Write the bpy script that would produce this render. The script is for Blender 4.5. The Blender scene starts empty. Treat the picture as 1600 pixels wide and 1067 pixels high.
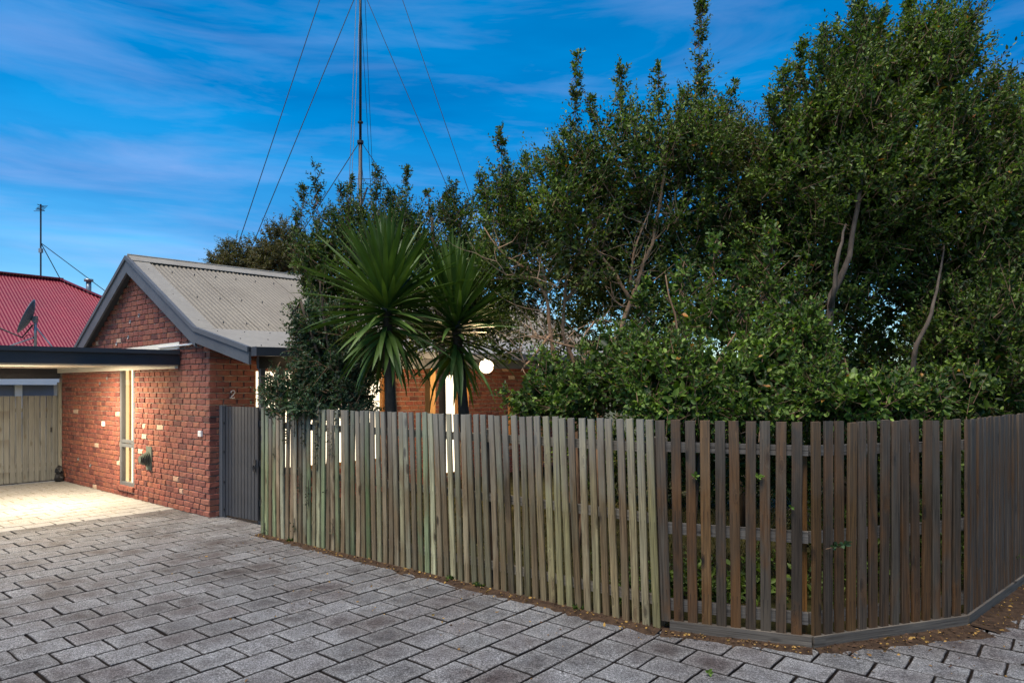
import bpy, math, random
import numpy as np
from mathutils import Vector, Matrix

sc = bpy.context.scene
COL = sc.collection
R = math.radians
rnd = random.Random(7)

# ------------------------------------------------------------------ camera
cam_d = bpy.data.cameras.new('camera')
cam_d.sensor_width = 36.0
cam_d.lens = 24.0
cam_d.shift_y = 0.0447
cam_d.clip_start = 0.05
cam_d.clip_end = 2000
cam = bpy.data.objects.new('camera', cam_d)
cam.location = (0, 0, 1.9)
cam.rotation_euler = (R(90), 0, 0)
COL.objects.link(cam)
sc.camera = cam

# ------------------------------------------------------------------ node helper
class NT:
    def __init__(s, tree):
        s.t = tree
        s.t.nodes.clear()
    def n(s, typ, ins=None, out=0, **props):
        nd = s.t.nodes.new(typ)
        for k, v in props.items():
            setattr(nd, k, v)
        for k, v in (ins or {}).items():
            sock = nd.inputs[k]
            if isinstance(v, bpy.types.NodeSocket):
                s.t.links.new(v, sock)
            else:
                if isinstance(v, (tuple, list)) and len(v) == 3 and sock.type == 'RGBA':
                    v = (*v, 1)
                sock.default_value = v
        s.last = nd
        return nd.outputs[out]
    def ramp(s, fac, stops, interp='LINEAR'):
        nd = s.t.nodes.new('ShaderNodeValToRGB')
        cr = nd.color_ramp
        cr.interpolation = interp
        while len(cr.elements) < len(stops):
            cr.elements.new(0.5)
        for e, (p, c) in zip(cr.elements, stops):
            e.position = p
            if isinstance(c, (int, float)):
                c = (c, c, c)
            e.color = (*c, 1)
        s.t.links.new(fac, nd.inputs[0])
        return nd.outputs[0]
    def mix(s, fac, a, b, mode='MIX'):
        return s.n('ShaderNodeMixRGB', {'Fac': fac, 'Color1': a, 'Color2': b}, blend_type=mode)
    def math(s, op, a, b=0.0, clamp=False):
        return s.n('ShaderNodeMath', {0: a, 1: b}, operation=op, use_clamp=clamp)
    def noise(s, vec, scale, detail=4, rough=0.6, dist=0.0):
        return s.n('ShaderNodeTexNoise', {'Vector': vec, 'Scale': scale, 'Detail': detail, 'Roughness': rough, 'Distortion': dist})
    def mapping(s, vec, scale=(1, 1, 1), loc=(0, 0, 0), rot=(0, 0, 0)):
        return s.n('ShaderNodeMapping', {'Vector': vec, 'Scale': scale, 'Location': loc, 'Rotation': rot})

# ------------------------------------------------------------------ world
SUN_EL, SUN_AZ = 66.0, 215.0      # sun direction: azimuth measured clockwise from +Y
w = bpy.data.worlds.new('World')
sc.world = w
w.use_nodes = True
g = NT(w.node_tree)
sky = g.n('ShaderNodeTexSky', sky_type='NISHITA', sun_disc=False, sun_elevation=R(SUN_EL), sun_rotation=R(SUN_AZ),
          air_density=1.0, dust_density=0.4, ozone_density=3.0)
hs = g.n('ShaderNodeHueSaturation', {'Color': sky, 'Hue': 0.493, 'Saturation': 1.52, 'Value': 0.90})
gen = g.n('ShaderNodeTexCoord')
mp = g.mapping(gen, scale=(1.0, 1.0, 6.5), rot=(0.0, R(5), 0))
big = g.noise(mp, 1.5, 5, 0.55, 0.4)
streak = g.noise(g.mapping(gen, scale=(1.2, 1.2, 7.5), loc=(3.1, 1.2, 0.4), rot=(0, R(7), 0)), 2.3, 6, 0.58, 0.5)
dark = g.ramp(big, [(0.36, (0.52, 0.64, 0.76)), (0.66, (1.0, 1.0, 1.0))])
base = g.mix(1.0, hs, dark, 'MULTIPLY')
cf = g.ramp(streak, [(0.47, 0.0), (0.76, 0.36)])
up_ = g.n('ShaderNodeSeparateXYZ', {0: gen}, out=2)
cf = g.math('MULTIPLY', cf, g.n('ShaderNodeMapRange', {0: up_, 1: 0.10, 2: 0.50, 3: 1.15, 4: 0.45}))
cloud = g.mix(cf, base, (2.7, 2.8, 4.6))
bg = g.n('ShaderNodeBackground', {'Color': cloud, 'Strength': 0.105})
wo = g.t.nodes.new('ShaderNodeOutputWorld')
g.t.links.new(bg, wo.inputs[0])

# ------------------------------------------------------------------ soft dusk light
sl = bpy.data.lights.new('sun', 'SUN')
sl.energy = 3.0
sl.angle = R(38)
sl.color = (1.0, 0.92, 0.80)
so = bpy.data.objects.new('sun', sl)
az, el = R(SUN_AZ), R(SUN_EL)
tosun = Vector((math.sin(az) * math.cos(el), math.cos(az) * math.cos(el), math.sin(el)))
so.rotation_euler = (-tosun).to_track_quat('-Z', 'Y').to_euler()
COL.objects.link(so)

sc.view_settings.view_transform = 'Standard'
sc.view_settings.look = 'None'
sc.view_settings.exposure = 1.05
sc.view_settings.gamma = 1.0
sc.view_settings.use_curve_mapping = False
sc.cycles.max_bounces = 6
sc.cycles.diffuse_bounces = 3
sc.cycles.transparent_max_bounces = 6
sc.cycles.use_adaptive_sampling = True
sc.cycles.sample_clamp_indirect = 4.0
sc.cycles.use_denoising = True

# ------------------------------------------------------------------ materials
def newmat(name):
    m = bpy.data.materials.new(name)
    m.use_nodes = True
    return m, NT(m.node_tree)

def finish(g, color, rough=0.8, bump=None, bstr=0.3, bdist=0.01, spec=0.3, metal=0.0, emis=None, estr=0.0, trans=None):
    ins = {'Base Color': color, 'Roughness': rough, 'Specular IOR Level': spec, 'Metallic': metal}
    if emis is not None:
        ins['Emission Color'] = emis
        ins['Emission Strength'] = estr
    if trans is not None:
        ins['Transmission Weight'] = trans
    if bump is not None:
        ins['Normal'] = g.n('ShaderNodeBump', {'Height': bump, 'Strength': bstr, 'Distance': bdist})
    p = g.n('ShaderNodeBsdfPrincipled', ins)
    o = g.t.nodes.new('ShaderNodeOutputMaterial')
    g.t.links.new(p, o.inputs[0])

def objrand(g, k=1.0, off=0.0):
    """a number that differs by object and, inside one joined mesh, by loose piece"""
    a = g.n('ShaderNodeObjectInfo', out=5)
    b = g.n('ShaderNodeNewGeometry')
    b = g.last.outputs['Random Per Island']
    return g.math('FRACT', g.math('ADD', g.math('MULTIPLY', g.math('ADD', a, b), k), off))

def simple(name, c, rough=0.6, var=0.15, scale=6.0, bstr=0.08, spec=0.35, metal=0.0):
    m, g = newmat(name)
    co = g.n('ShaderNodeTexCoord', out=3)
    nz = g.noise(co, scale, 5, 0.65)
    lo = tuple(x * (1 - var) for x in c)
    hi = tuple(x * (1 + var) for x in c)
    finish(g, g.ramp(nz, [(0.3, lo), (0.7, hi)]), rough, g.noise(co, scale * 8, 3), bstr, 0.004, spec, metal)
    return m

def mat_brick(name='clinker_brick', pale=True):
    m, g = newmat(name)
    r = objrand(g, 7.31)
    c = g.ramp(r, [(0.0, (0.10, 0.042, 0.038)), (0.06, (0.15, 0.052, 0.042)), (0.16, (0.190, 0.068, 0.054)), (0.36, (0.225, 0.080, 0.060)),
                   (0.58, (0.21, 0.084, 0.060)), (0.72, (0.24, 0.088, 0.060)), (0.84, (0.255, 0.104, 0.064)), (0.975, (0.25, 0.078, 0.058)),
                   (0.985, (0.42, 0.27, 0.19) if pale else (0.24, 0.085, 0.06)), (1.0, (0.50, 0.38, 0.29) if pale else (0.22, 0.075, 0.055))], 'LINEAR')
    co = g.n('ShaderNodeTexCoord', out=3)
    off = g.n('ShaderNodeVectorMath', {0: co, 1: g.n('ShaderNodeCombineXYZ', {0: g.math('MULTIPLY', r, 13.0), 1: g.math('MULTIPLY', r, 31.0), 2: 0.0})}, operation='ADD')
    n1 = g.noise(off, 18, 6, 0.7)
    n2 = g.noise(off, 90, 3, 0.6)
    c = g.mix(0.75, c, g.ramp(n1, [(0.28, 0.42), (0.5, 0.95), (0.72, 1.2)]), 'MULTIPLY')
    c = g.mix(g.ramp(g.noise(off, 34, 4, 0.7), [(0.66, 0.0), (0.76, 0.55)]), c, (0.05, 0.04, 0.045))
    finish(g, c, 0.85, g.math('ADD', n1, g.math('MULTIPLY', n2, 0.5)), 0.5, 0.006, 0.2)
    return m

def mat_paver(name, tones, stain, edge, amt, joint):
    m, g = newmat(name)
    r = objrand(g, 5.77)
    c = g.ramp(r, [(i / (len(tones) - 1), tuple(x * k_ for x, k_ in zip(t_, (.95, .985, 1.03)))) for i, t_ in enumerate(tones)])
    geo = g.n('ShaderNodeNewGeometry')
    w1 = g.noise(geo, 1.3, 6, 0.65, 0.3)
    w2 = g.noise(geo, 9.0, 7, 0.75, 0.3)
    w3 = g.noise(geo, 130.0, 3, 0.7)
    w4 = g.noise(geo, 55.0, 3, 0.75)
    w5 = g.noise(geo, 95.0, 2, 0.6)
    wear = g.n('ShaderNodeAttribute', out=2, attribute_name='wear')
    ed = g.ramp(g.math('ADD', wear, g.math('MULTIPLY', g.math('SUBTRACT', w2, 0.5), 0.9)), [(0.45, 0.0), (0.95, edge)])
    c = g.mix(amt, c, g.ramp(w1, [(0.34, stain), (0.56, (0.98, 0.98, 1.0)), (0.72, (1.15, 1.15, 1.16))]), 'MULTIPLY')
    c = g.mix(amt, c, g.ramp(w2, [(0.30, (0.42, 0.39, 0.39)), (0.46, (0.92, 0.90, 0.90)), (0.70, (1.25, 1.25, 1.27))]), 'MULTIPLY')
    c = g.mix(ed, c, tuple(min(1.0, x * 1.55) for x in tones[-1]))
    c = g.mix(amt, c, g.ramp(w4, [(0.36, 0.42), (0.5, 1.0), (0.64, 1.55)]), 'MULTIPLY')
    c = g.mix(amt, c, g.ramp(w3, [(0.36, 0.25), (0.5, 1.0), (0.62, 1.9)]), 'MULTIPLY')
    c = g.mix(g.ramp(g.math('ADD', g.math('MULTIPLY', w5, 0.7), g.math('MULTIPLY', w2, 0.35)), [(0.62, 0.0), (0.70, 0.55 * amt)]), c, (0.055, 0.030, 0.022))
    c = g.mix(g.ramp(wear, [(0.0, 0.0), (0.5, 0.0)]) if False else g.n('ShaderNodeMapRange', {0: wear, 1: 1.02, 2: 1.5, 3: 0.0, 4: 1.0}), c, joint)
    finish(g, c, 0.75, g.math('ADD', g.math('MULTIPLY', w2, 1.0), g.math('MULTIPLY', w3, 0.8)), 0.6, 0.007, 0.25)
    return m

def mat_wood(name, stain=(0.05, 0.04, 0.035), grain_lo=0.45, grain_hi=1.25, weather=None, wfac=0.5, flat=False, pale=0.0, warm=None):
    def SC(a, b): return (b, b, a) if flat else (a, a, b)
    m, g = newmat(name)
    oc = g.n('ShaderNodeObjectInfo', out=1)
    rr = g.n('ShaderNodeObjectInfo', out=5)
    co = g.n('ShaderNodeTexCoord', out=3)
    off = g.n('ShaderNodeCombineXYZ', {0: g.math('MULTIPLY', rr, 91.0), 1: g.math('MULTIPLY', rr, 57.0), 2: g.math('MULTIPLY', rr, 23.0)})
    v = g.n('ShaderNodeVectorMath', {0: co, 1: off}, operation='ADD')
    # knots bend the grain
    kn = g.n('ShaderNodeTexVoronoi', {'Vector': g.mapping(v, scale=SC(8, 2.6)), 'Scale': 1.0})
    warp = g.math('MULTIPLY', g.ramp(kn, [(0.0, 1.0), (0.22, 0.0)]), 0.06)
    vw = g.n('ShaderNodeVectorMath', {0: v, 1: g.n('ShaderNodeCombineXYZ', {0: warp, 1: warp, 2: 0.0})}, operation='ADD')
    fine = g.noise(g.mapping(vw, scale=SC(150, 3.0)), 1.0, 4, 0.6, 0.3)
    mid = g.noise(g.mapping(vw, scale=SC(38, 1.1)), 1.0, 5, 0.6, 0.6)
    blot = g.noise(g.mapping(v, scale=(7, 7, 2.2)), 1.0, 5, 0.6)
    c = g.mix(0.9, oc, g.ramp(fine, [(0.3, grain_lo), (0.5, 0.95), (0.72, grain_hi)]), 'MULTIPLY')
    c = g.mix(0.8, c, g.ramp(mid, [(0.33, (0.55, 0.52, 0.5)), (0.52, (1, 1, 1)), (0.7, (1.25, 1.22, 1.18))]), 'MULTIPLY')
    if weather is not None:
        c = g.mix(g.ramp(blot, [(0.42, 0.0), (0.66, wfac)]), c, weather)
    c = g.mix(g.ramp(kn, [(0.07, 0.9), (0.19, 0.0)]), c, stain)
    crack = g.ramp(g.noise(g.mapping(vw, scale=SC(70, 0.8)), 1.0, 3, 0.5), [(0.30, 0.75), (0.36, 0.0)])
    c = g.mix(crack, c, stain)
    if warm is not None:
        wn = g.noise(g.mapping(v, scale=(5, 5, 1.5), loc=(3, 7, 1)), 1.0, 4, 0.6, 0.5)
        c = g.mix(g.ramp(wn, [(0.46, 0.0), (0.64, 0.75)]), c, g.mix(1.0, warm, g.ramp(fine, [(0.3, 0.5), (0.7, 1.3)]), 'MULTIPLY'))
    if not flat:
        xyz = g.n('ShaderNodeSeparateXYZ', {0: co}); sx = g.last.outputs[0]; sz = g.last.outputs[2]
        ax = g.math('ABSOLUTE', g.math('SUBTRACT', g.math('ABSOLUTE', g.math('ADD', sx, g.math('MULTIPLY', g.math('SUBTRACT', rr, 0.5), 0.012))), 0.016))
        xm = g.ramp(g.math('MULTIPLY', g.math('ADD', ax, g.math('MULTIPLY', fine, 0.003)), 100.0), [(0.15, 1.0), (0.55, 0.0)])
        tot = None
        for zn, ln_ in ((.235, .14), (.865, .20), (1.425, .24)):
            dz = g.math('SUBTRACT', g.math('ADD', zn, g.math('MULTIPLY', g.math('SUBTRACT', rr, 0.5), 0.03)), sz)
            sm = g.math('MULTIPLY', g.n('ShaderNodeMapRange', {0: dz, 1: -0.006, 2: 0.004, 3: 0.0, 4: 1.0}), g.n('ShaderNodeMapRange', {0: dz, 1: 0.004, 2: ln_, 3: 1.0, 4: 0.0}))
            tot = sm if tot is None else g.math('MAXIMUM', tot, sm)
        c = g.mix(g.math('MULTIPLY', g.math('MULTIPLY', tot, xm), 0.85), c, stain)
        topm = g.n('ShaderNodeMapRange', {0: g.math('ADD', sz, g.math('MULTIPLY', g.math('SUBTRACT', blot, 0.5), 0.9)), 1: 0.95, 2: 1.75, 3: 0.0, 4: 1.0})
        c = g.mix(g.math('MULTIPLY', topm, pale), c, (0.25, 0.24, 0.215))
    finish(g, c, 0.85, g.math('ADD', fine, g.math('MULTIPLY', mid, 1.4)), 0.55, 0.004, 0.2)
    return m

def mat_leaf(name, c_lo, c_mid, c_hi, transl=0.25, rough=0.45, odd=None):
    m, g = newmat(name)
    g.n('ShaderNodeNewGeometry')
    rnd_i = g.last.outputs['Random Per Island']
    geo = g.last.outputs['Position']
    cl = g.noise(geo, 1.7, 3, 0.6)
    f = g.math('ADD', g.math('MULTIPLY', rnd_i, 0.62), g.math('MULTIPLY', g.math('SUBTRACT', cl, 0.22), 0.85))
    stops = [(0.18, c_lo), (0.5, c_mid), (0.86, c_hi)]
    c = g.ramp(f, stops)
    if odd is not None:
        c = g.mix(g.ramp(rnd_i, [(0.9955, 0.0), (0.9965, 1.0)]), c, odd)
    p = g.n('ShaderNodeBsdfPrincipled', {'Base Color': c, 'Roughness': rough + .08, 'Specular IOR Level': 0.32})
    t = g.n('ShaderNodeBsdfTranslucent', {'Color': g.mix(1.0, c, (1.3, 1.5, 0.6), 'MULTIPLY')})
    mx = g.n('ShaderNodeMixShader', {0: transl, 1: p, 2: t})
    o = g.t.nodes.new('ShaderNodeOutputMaterial')
    g.t.links.new(mx, o.inputs[0])
    return m

def mat_emit(name, c, s):
    m, g = newmat(name)
    e = g.n('ShaderNodeEmission', {'Color': c, 'Strength': s})
    o = g.t.nodes.new('ShaderNodeOutputMaterial')
    g.t.links.new(e, o.inputs[0])
    return m

def mat_bark(name, c):
    m, g = newmat(name)
    co = g.n('ShaderNodeTexCoord', out=3)
    n = g.noise(g.mapping(co, scale=(9, 9, 2.5)), 2.0, 6, 0.7)
    c2 = g.ramp(n, [(0.3, tuple(x * 0.5 for x in c)), (0.5, c), (0.72, tuple(min(1, x * 1.5) for x in c))])
    finish(g, c2, 0.9, n, 0.6, 0.01, 0.15)
    return m

def mat_ground(name, c1, c2, c3, scale=6.0, bstr=0.8):
    m, g = newmat(name)
    geo = g.n('ShaderNodeNewGeometry')
    a = g.noise(geo, scale, 8, 0.75)
    b = g.noise(geo, scale * 14, 4, 0.7)
    c = g.ramp(a, [(0.3, c1), (0.5, c2), (0.7, c3)])
    c = g.mix(0.8, c, g.ramp(b, [(0.3, 0.45), (0.65, 1.3)]), 'MULTIPLY')
    finish(g, c, 0.95, g.math('ADD', a, b), bstr, 0.015, 0.1)
    return m

def mat_roof(name, c, dirt, scale=1.5, rough=0.5):
    m, g = newmat(name)
    geo = g.n('ShaderNodeNewGeometry')
    a = g.noise(geo, scale, 6, 0.7)
    b = g.noise(geo, scale * 9, 5, 0.7)
    col = g.mix(g.ramp(a, [(0.35, 0.6), (0.65, 0.0)]), c, dirt)
    col = g.mix(0.6, col, g.ramp(b, [(0.3, 0.75), (0.7, 1.15)]), 'MULTIPLY')
    if name.startswith('red'):
        zz = g.n('ShaderNodeSeparateXYZ', {0: geo}, out=2)
        spots_ = g.ramp(g.noise(geo, 9.0, 6, 0.75), [(0.64, 0.0), (0.70, 0.75)])
        col = g.mix(g.math('MULTIPLY', spots_, g.n('ShaderNodeMapRange', {0: zz, 1: 4.1, 2: 4.8, 3: 0.0, 4: 1.0})), col, (0.55, 0.40, 0.42))
    finish(g, col, rough, b, 0.05, 0.003, 0.4)
    return m

MT = {}
MT['brick'] = mat_brick()
MT['front_brick'] = mat_brick('front_clinker_brick', False)
MT['mortar'] = simple('mortar', (0.26, 0.22, 0.18), 0.95, 0.3, 14, 0.5)
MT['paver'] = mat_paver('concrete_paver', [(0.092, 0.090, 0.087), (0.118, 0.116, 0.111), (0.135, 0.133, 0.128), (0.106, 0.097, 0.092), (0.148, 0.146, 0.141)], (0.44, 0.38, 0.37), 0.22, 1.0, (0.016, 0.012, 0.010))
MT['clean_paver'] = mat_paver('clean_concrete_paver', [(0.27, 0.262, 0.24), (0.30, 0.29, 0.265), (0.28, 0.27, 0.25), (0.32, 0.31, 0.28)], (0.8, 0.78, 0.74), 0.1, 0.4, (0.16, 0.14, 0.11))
MT['clean_sand'] = simple('clean_joint_sand', (0.25, 0.22, 0.17), 0.95, 0.3, 20, 0.4)
MT['joint'] = mat_ground('joint_sand', (0.006, 0.005, 0.004), (0.015, 0.011, 0.009), (0.04, 0.026, 0.017), 9)
MT['soil'] = mat_ground('leafy_soil', (0.02, 0.014, 0.01), (0.055, 0.034, 0.022), (0.10, 0.062, 0.036), 12)
MT['lawn'] = mat_ground('lawn_soil', (0.012, 0.012, 0.005), (0.035, 0.032, 0.010), (0.075, 0.062, 0.018), 5)
MT['earth'] = mat_ground('earth', (0.05, 0.055, 0.03), (0.08, 0.08, 0.045), (0.11, 0.10, 0.06), 0.6)
MT['green_picket'] = mat_wood('green_grey_picket_wood', (0.022, 0.016, 0.011), 0.34, 1.5, (0.165, 0.16, 0.10), 0.32, pale=0.6, warm=(0.150, 0.098, 0.05))
MT['brown_picket'] = mat_wood('dark_picket_wood', (0.010, 0.008, 0.007), 0.35, 1.55, (0.050, 0.037, 0.027), 0.35, pale=0.16, warm=(0.105, 0.048, 0.017))
MT['brown_board'] = mat_wood('dark_board_wood', (0.010, 0.008, 0.007), 0.4, 1.45, (0.095, 0.082, 0.07), 0.6, True)
MT['paling'] = mat_wood('grey_paling_wood', (0.09, 0.08, 0.06), 0.7, 1.15, (0.20, 0.20, 0.18), 0.4)
MT['timber'] = mat_wood('stained_timber', (0.05, 0.02, 0.01), 0.6, 1.2)
MT['charcoal'] = simple('charcoal_paint', (0.040, 0.044, 0.052), 0.5, 0.12, 3.0, 0.06)
MT['charcoal_light'] = simple('grey_paint', (0.080, 0.086, 0.096), 0.55, 0.14, 3.0, 0.08)
MT['gate'] = simple('gate_paint', (0.034, 0.037, 0.044), 0.5, 0.15, 4.0, 0.08)
MT['roof'] = mat_roof('beige_roof_steel', (0.175, 0.152, 0.116), (0.120, 0.100, 0.074))
MT['flashing'] = mat_roof('pale_roof_steel', (0.255, 0.232, 0.192), (0.20, 0.178, 0.142))
MT['redroof'] = mat_roof('red_roof_steel', (0.20, 0.012, 0.026), (0.13, 0.009, 0.018), 1.1)
MT['cream'] = simple('cream_paint', (0.70, 0.66, 0.56), 0.5, 0.06, 2)
MT['white'] = simple('white_plastic', (0.78, 0.77, 0.74), 0.4, 0.04, 3)
MT['frame'] = simple('window_frame_grey', (0.10, 0.107, 0.115), 0.45, 0.08, 4)
MT['black'] = simple('black_metal', (0.018, 0.018, 0.02), 0.45, 0.2, 6)
MT['steel'] = simple('galvanised_steel', (0.28, 0.29, 0.30), 0.4, 0.2, 10, 0.05, 0.5, 0.6)
MT['wire'] = simple('wire', (0.010, 0.014, 0.022), 0.5, 0.1)
MT['mast'] = simple('mast_steel', (0.022, 0.025, 0.032), 0.5, 0.2)
MT['green_metal'] = simple('vent_green_grey', (0.10, 0.115, 0.095), 0.5, 0.15)
MT['dish'] = simple('dish_grey', (0.085, 0.10, 0.12), 0.45, 0.1)
MT['bluewall'] = simple('blue_grey_window', (0.16, 0.19, 0.25), 0.25, 0.1, 2)
MT['glow'] = mat_emit('lit_curtain', (1.0, 0.80, 0.56), 1.5)
MT['glow_low'] = mat_emit('lit_room', (1.0, 0.63, 0.30), 0.9)
def mat_globe():
    m, g = newmat('lamp_glow')
    lw = g.n('ShaderNodeLayerWeight', {'Blend': 0.5}, out=1)
    c = g.ramp(lw, [(0.0, (1.0, 0.90, 0.74)), (0.6, (1.0, 0.80, 0.52)), (1.0, (1.0, 0.55, 0.22))])
    st = g.n('ShaderNodeMapRange', {0: lw, 1: 0.15, 2: 0.95, 3: 7.0, 4: 0.45})
    e = g.n('ShaderNodeEmission', {'Color': c, 'Strength': st})
    o = g.t.nodes.new('ShaderNodeOutputMaterial')
    g.t.links.new(e, o.inputs[0])
    return m
MT['bulb'] = mat_globe()
MT['batten'] = mat_emit('carport_lamp_glow', (1.0, 0.87, 0.66), 9.0)
def mat_glass():
    m, g = newmat('window_glass')
    tr = g.n('ShaderNodeBsdfTransparent', {'Color': (0.96, 0.97, 0.97)})
    gl = g.n('ShaderNodeBsdfGlossy', {'Color': (0.9, 0.9, 0.9), 'Roughness': 0.02})
    lw = g.n('ShaderNodeLayerWeight', {'Blend': 0.5}, out=1)
    mx = g.n('ShaderNodeMixShader', {0: g.math('ADD', g.math('MULTIPLY', g.math('POWER', lw, 4.0), 0.45), 0.04), 1: tr, 2: gl})
    o = g.t.nodes.new('ShaderNodeOutputMaterial')
    g.t.links.new(mx, o.inputs[0])
    return m
MT['glass'] = mat_glass()
MT['leaf_dark'] = mat_leaf('dark_glossy_leaf', (0.010, 0.019, 0.004), (0.034, 0.062, 0.010), (0.115, 0.170, 0.026))
MT['leaf_mid'] = mat_leaf('mid_green_leaf', (0.010, 0.020, 0.004), (0.042, 0.078, 0.011), (0.160, 0.225, 0.032), odd=(0.40, 0.12, 0.02))
MT['leaf_bright'] = mat_leaf('fresh_green_leaf', (0.012, 0.025, 0.005), (0.048, 0.092, 0.014), (0.170, 0.255, 0.038), odd=(0.42, 0.13, 0.02))
MT['leaf_blue'] = mat_leaf('blue_green_leaf', (0.012, 0.024, 0.011), (0.030, 0.056, 0.026), (0.075, 0.125, 0.060))
MT['leaf_olive'] = mat_leaf('olive_leaf', (0.030, 0.032, 0.012), (0.075, 0.072, 0.024), (0.15, 0.13, 0.045))
MT['leaf_brown'] = mat_leaf('olive_brown_leaf', (0.016, 0.026, 0.006), (0.056, 0.076, 0.015), (0.15, 0.19, 0.036))
MT['yucca_leaf'] = mat_leaf('yucca_leaf', (0.012, 0.026, 0.006), (0.036, 0.072, 0.012), (0.12, 0.19, 0.032), 0.12, 0.42)
MT['dead_leaf'] = mat_leaf('fallen_leaf', (0.035, 0.018, 0.011), (0.085, 0.042, 0.020), (0.36, 0.21, 0.05), 0.1, 0.7)
MT['grass'] = mat_leaf('grass_blade', (0.02, 0.025, 0.006), (0.055, 0.055, 0.012), (0.12, 0.105, 0.022), 0.2, 0.6)
MT['vine'] = mat_leaf('dry_vine_leaf', (0.03, 0.035, 0.02), (0.06, 0.06, 0.03), (0.10, 0.09, 0.05), 0.1, 0.7)
MT['bark'] = mat_bark('bark_brown', (0.17, 0.105, 0.065))
MT['bark_dark'] = mat_bark('bark_dark', (0.06, 0.045, 0.034))
MT['bark_grey'] = mat_bark('bark_grey', (0.105, 0.08, 0.062))
MT['bark_pale'] = mat_bark('bark_pale', (0.33, 0.21, 0.13))
MT['bark_mid'] = mat_bark('bark_mid', (0.30, 0.175, 0.10))

# ------------------------------------------------------------------ object helpers
def link(o, parent=None):
    COL.objects.link(o)
    if parent is not None:
        o.parent = parent
    return o

def thing(name, label, cat, loc=(0, 0, 0), rz=0.0, group=None, kind=None):
    o = bpy.data.objects.new(name, None)
    o.empty_display_size = 0.2
    o.location = loc
    o.rotation_euler = (0, 0, rz)
    link(o)
    tag(o, label, cat, group, kind)
    return o

def tag(o, label=None, cat=None, group=None, kind=None):
    if label: o['label'] = label
    if cat: o['category'] = cat
    if group: o['group'] = group
    if kind: o['kind'] = kind
    return o

class MB:
    """collects vertices and faces into one mesh"""
    def __init__(s):
        s.v, s.f = [], []
    def add(s, vs, fs):
        b = len(s.v)
        s.v += [tuple(p) for p in vs]
        s.f += [tuple(b + i for i in f) for f in fs]
        return s
    def box(s, a, b, M=None):
        x0, y0, z0 = a; x1, y1, z1 = b
        vs = [Vector(p) for p in ((x0,y0,z0),(x1,y0,z0),(x1,y1,z0),(x0,y1,z0),(x0,y0,z1),(x1,y0,z1),(x1,y1,z1),(x0,y1,z1))]
        if M is not None: vs = [M @ p for p in vs]
        return s.add(vs, [(0,3,2,1),(4,5,6,7),(0,1,5,4),(1,2,6,5),(2,3,7,6),(3,0,4,7)])
    def bar(s, p, q, w, h, up=(0, 0, 1)):
        """box from p to q, w wide, h high"""
        p, q = Vector(p), Vector(q)
        d = (q - p).normalized()
        side = d.cross(Vector(up)).normalized()
        u = side.cross(d).normalized()
        vs = [c + side * (sx * w / 2) + u * (sz * h / 2) for c in (p, q) for sx, sz in ((-1,-1),(1,-1),(1,1),(-1,1))]
        return s.add(vs, [(0,1,2,3),(7,6,5,4),(0,4,5,1),(1,5,6,2),(2,6,7,3),(3,7,4,0)])
    def tube(s, pts, rad, n=6):
        pts = [Vector(p) for p in pts]
        if isinstance(rad, (int, float)): rad = [rad] * len(pts)
        b = len(s.v)
        prev = None
        for i, p in enumerate(pts):
            d = (pts[min(i + 1, len(pts) - 1)] - pts[max(i - 1, 0)]).normalized()
            if prev is None:
                prev = d.orthogonal().normalized()
            x = (prev - d * prev.dot(d))
            x = x.normalized() if x.length > 1e-6 else d.orthogonal().normalized()
            prev = x
            y = d.cross(x)
            for k in range(n):
                a = 2 * math.pi * k / n
                s.v.append(tuple(p + (x * math.cos(a) + y * math.sin(a)) * rad[i]))
        for i in range(len(pts) - 1):
            for k in range(n):
                k2 = (k + 1) % n
                s.f.append((b + i*n + k, b + i*n + k2, b + (i+1)*n + k2, b + (i+1)*n + k))
        s.f.append(tuple(b + k for k in reversed(range(n))))
        s.f.append(tuple(b + (len(pts)-1)*n + k for k in range(n)))
        return s
    def prism(s, poly, axis_vec):
        """extrude a planar polygon (3-D points) along axis_vec"""
        n = len(poly)
        a = [Vector(p) for p in poly]
        b = [p + Vector(axis_vec) for p in a]
        fs = [tuple(range(n)), tuple(reversed(range(n, 2*n)))]
        fs += [(i, n + i, n + (i+1) % n, (i+1) % n) for i in range(n)]
        return s.add(a + b, fs)
    def mesh(s, name, mat, smooth=False, recalc=True):
        me = bpy.data.meshes.new(name)
        me.from_pydata(s.v, [], s.f)
        me.materials.append(mat)
        if recalc:
            import bmesh
            bm = bmesh.new(); bm.from_mesh(me)
            bmesh.ops.recalc_face_normals(bm, faces=bm.faces)
            bm.to_mesh(me); bm.free()
        if smooth:
            me.polygons.foreach_set('use_smooth', [True] * len(me.polygons))
        return me
    def build(s, name, mat, parent=None, loc=(0, 0, 0), smooth=False, recalc=True):
        o = bpy.data.objects.new(name, s.mesh(name, mat, smooth, recalc))
        o.location = loc
        return link(o, parent)

def np_mesh(name, verts, quads, mat, tri=False):
    me = bpy.data.meshes.new(name)
    k = quads.shape[1]
    me.vertices.add(len(verts))
    me.vertices.foreach_set('co', np.ascontiguousarray(verts, dtype=np.float32).ravel())
    me.loops.add(quads.size)
    me.loops.foreach_set('vertex_index', np.ascontiguousarray(quads, dtype=np.int32).ravel())
    me.polygons.add(len(quads))
    me.polygons.foreach_set('loop_start', np.arange(0, quads.size, k, dtype=np.int32))
    me.update(calc_edges=True)
    me.materials.append(mat)
    return me

# pixel of the 1600 x 1067 photograph and a depth -> a point (used to survey positions)
def at(u, v, Y):
    return Vector(((u - 800) / 1067 * Y, Y, 1.9 + (605 - v) / 1067 * Y))

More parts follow.
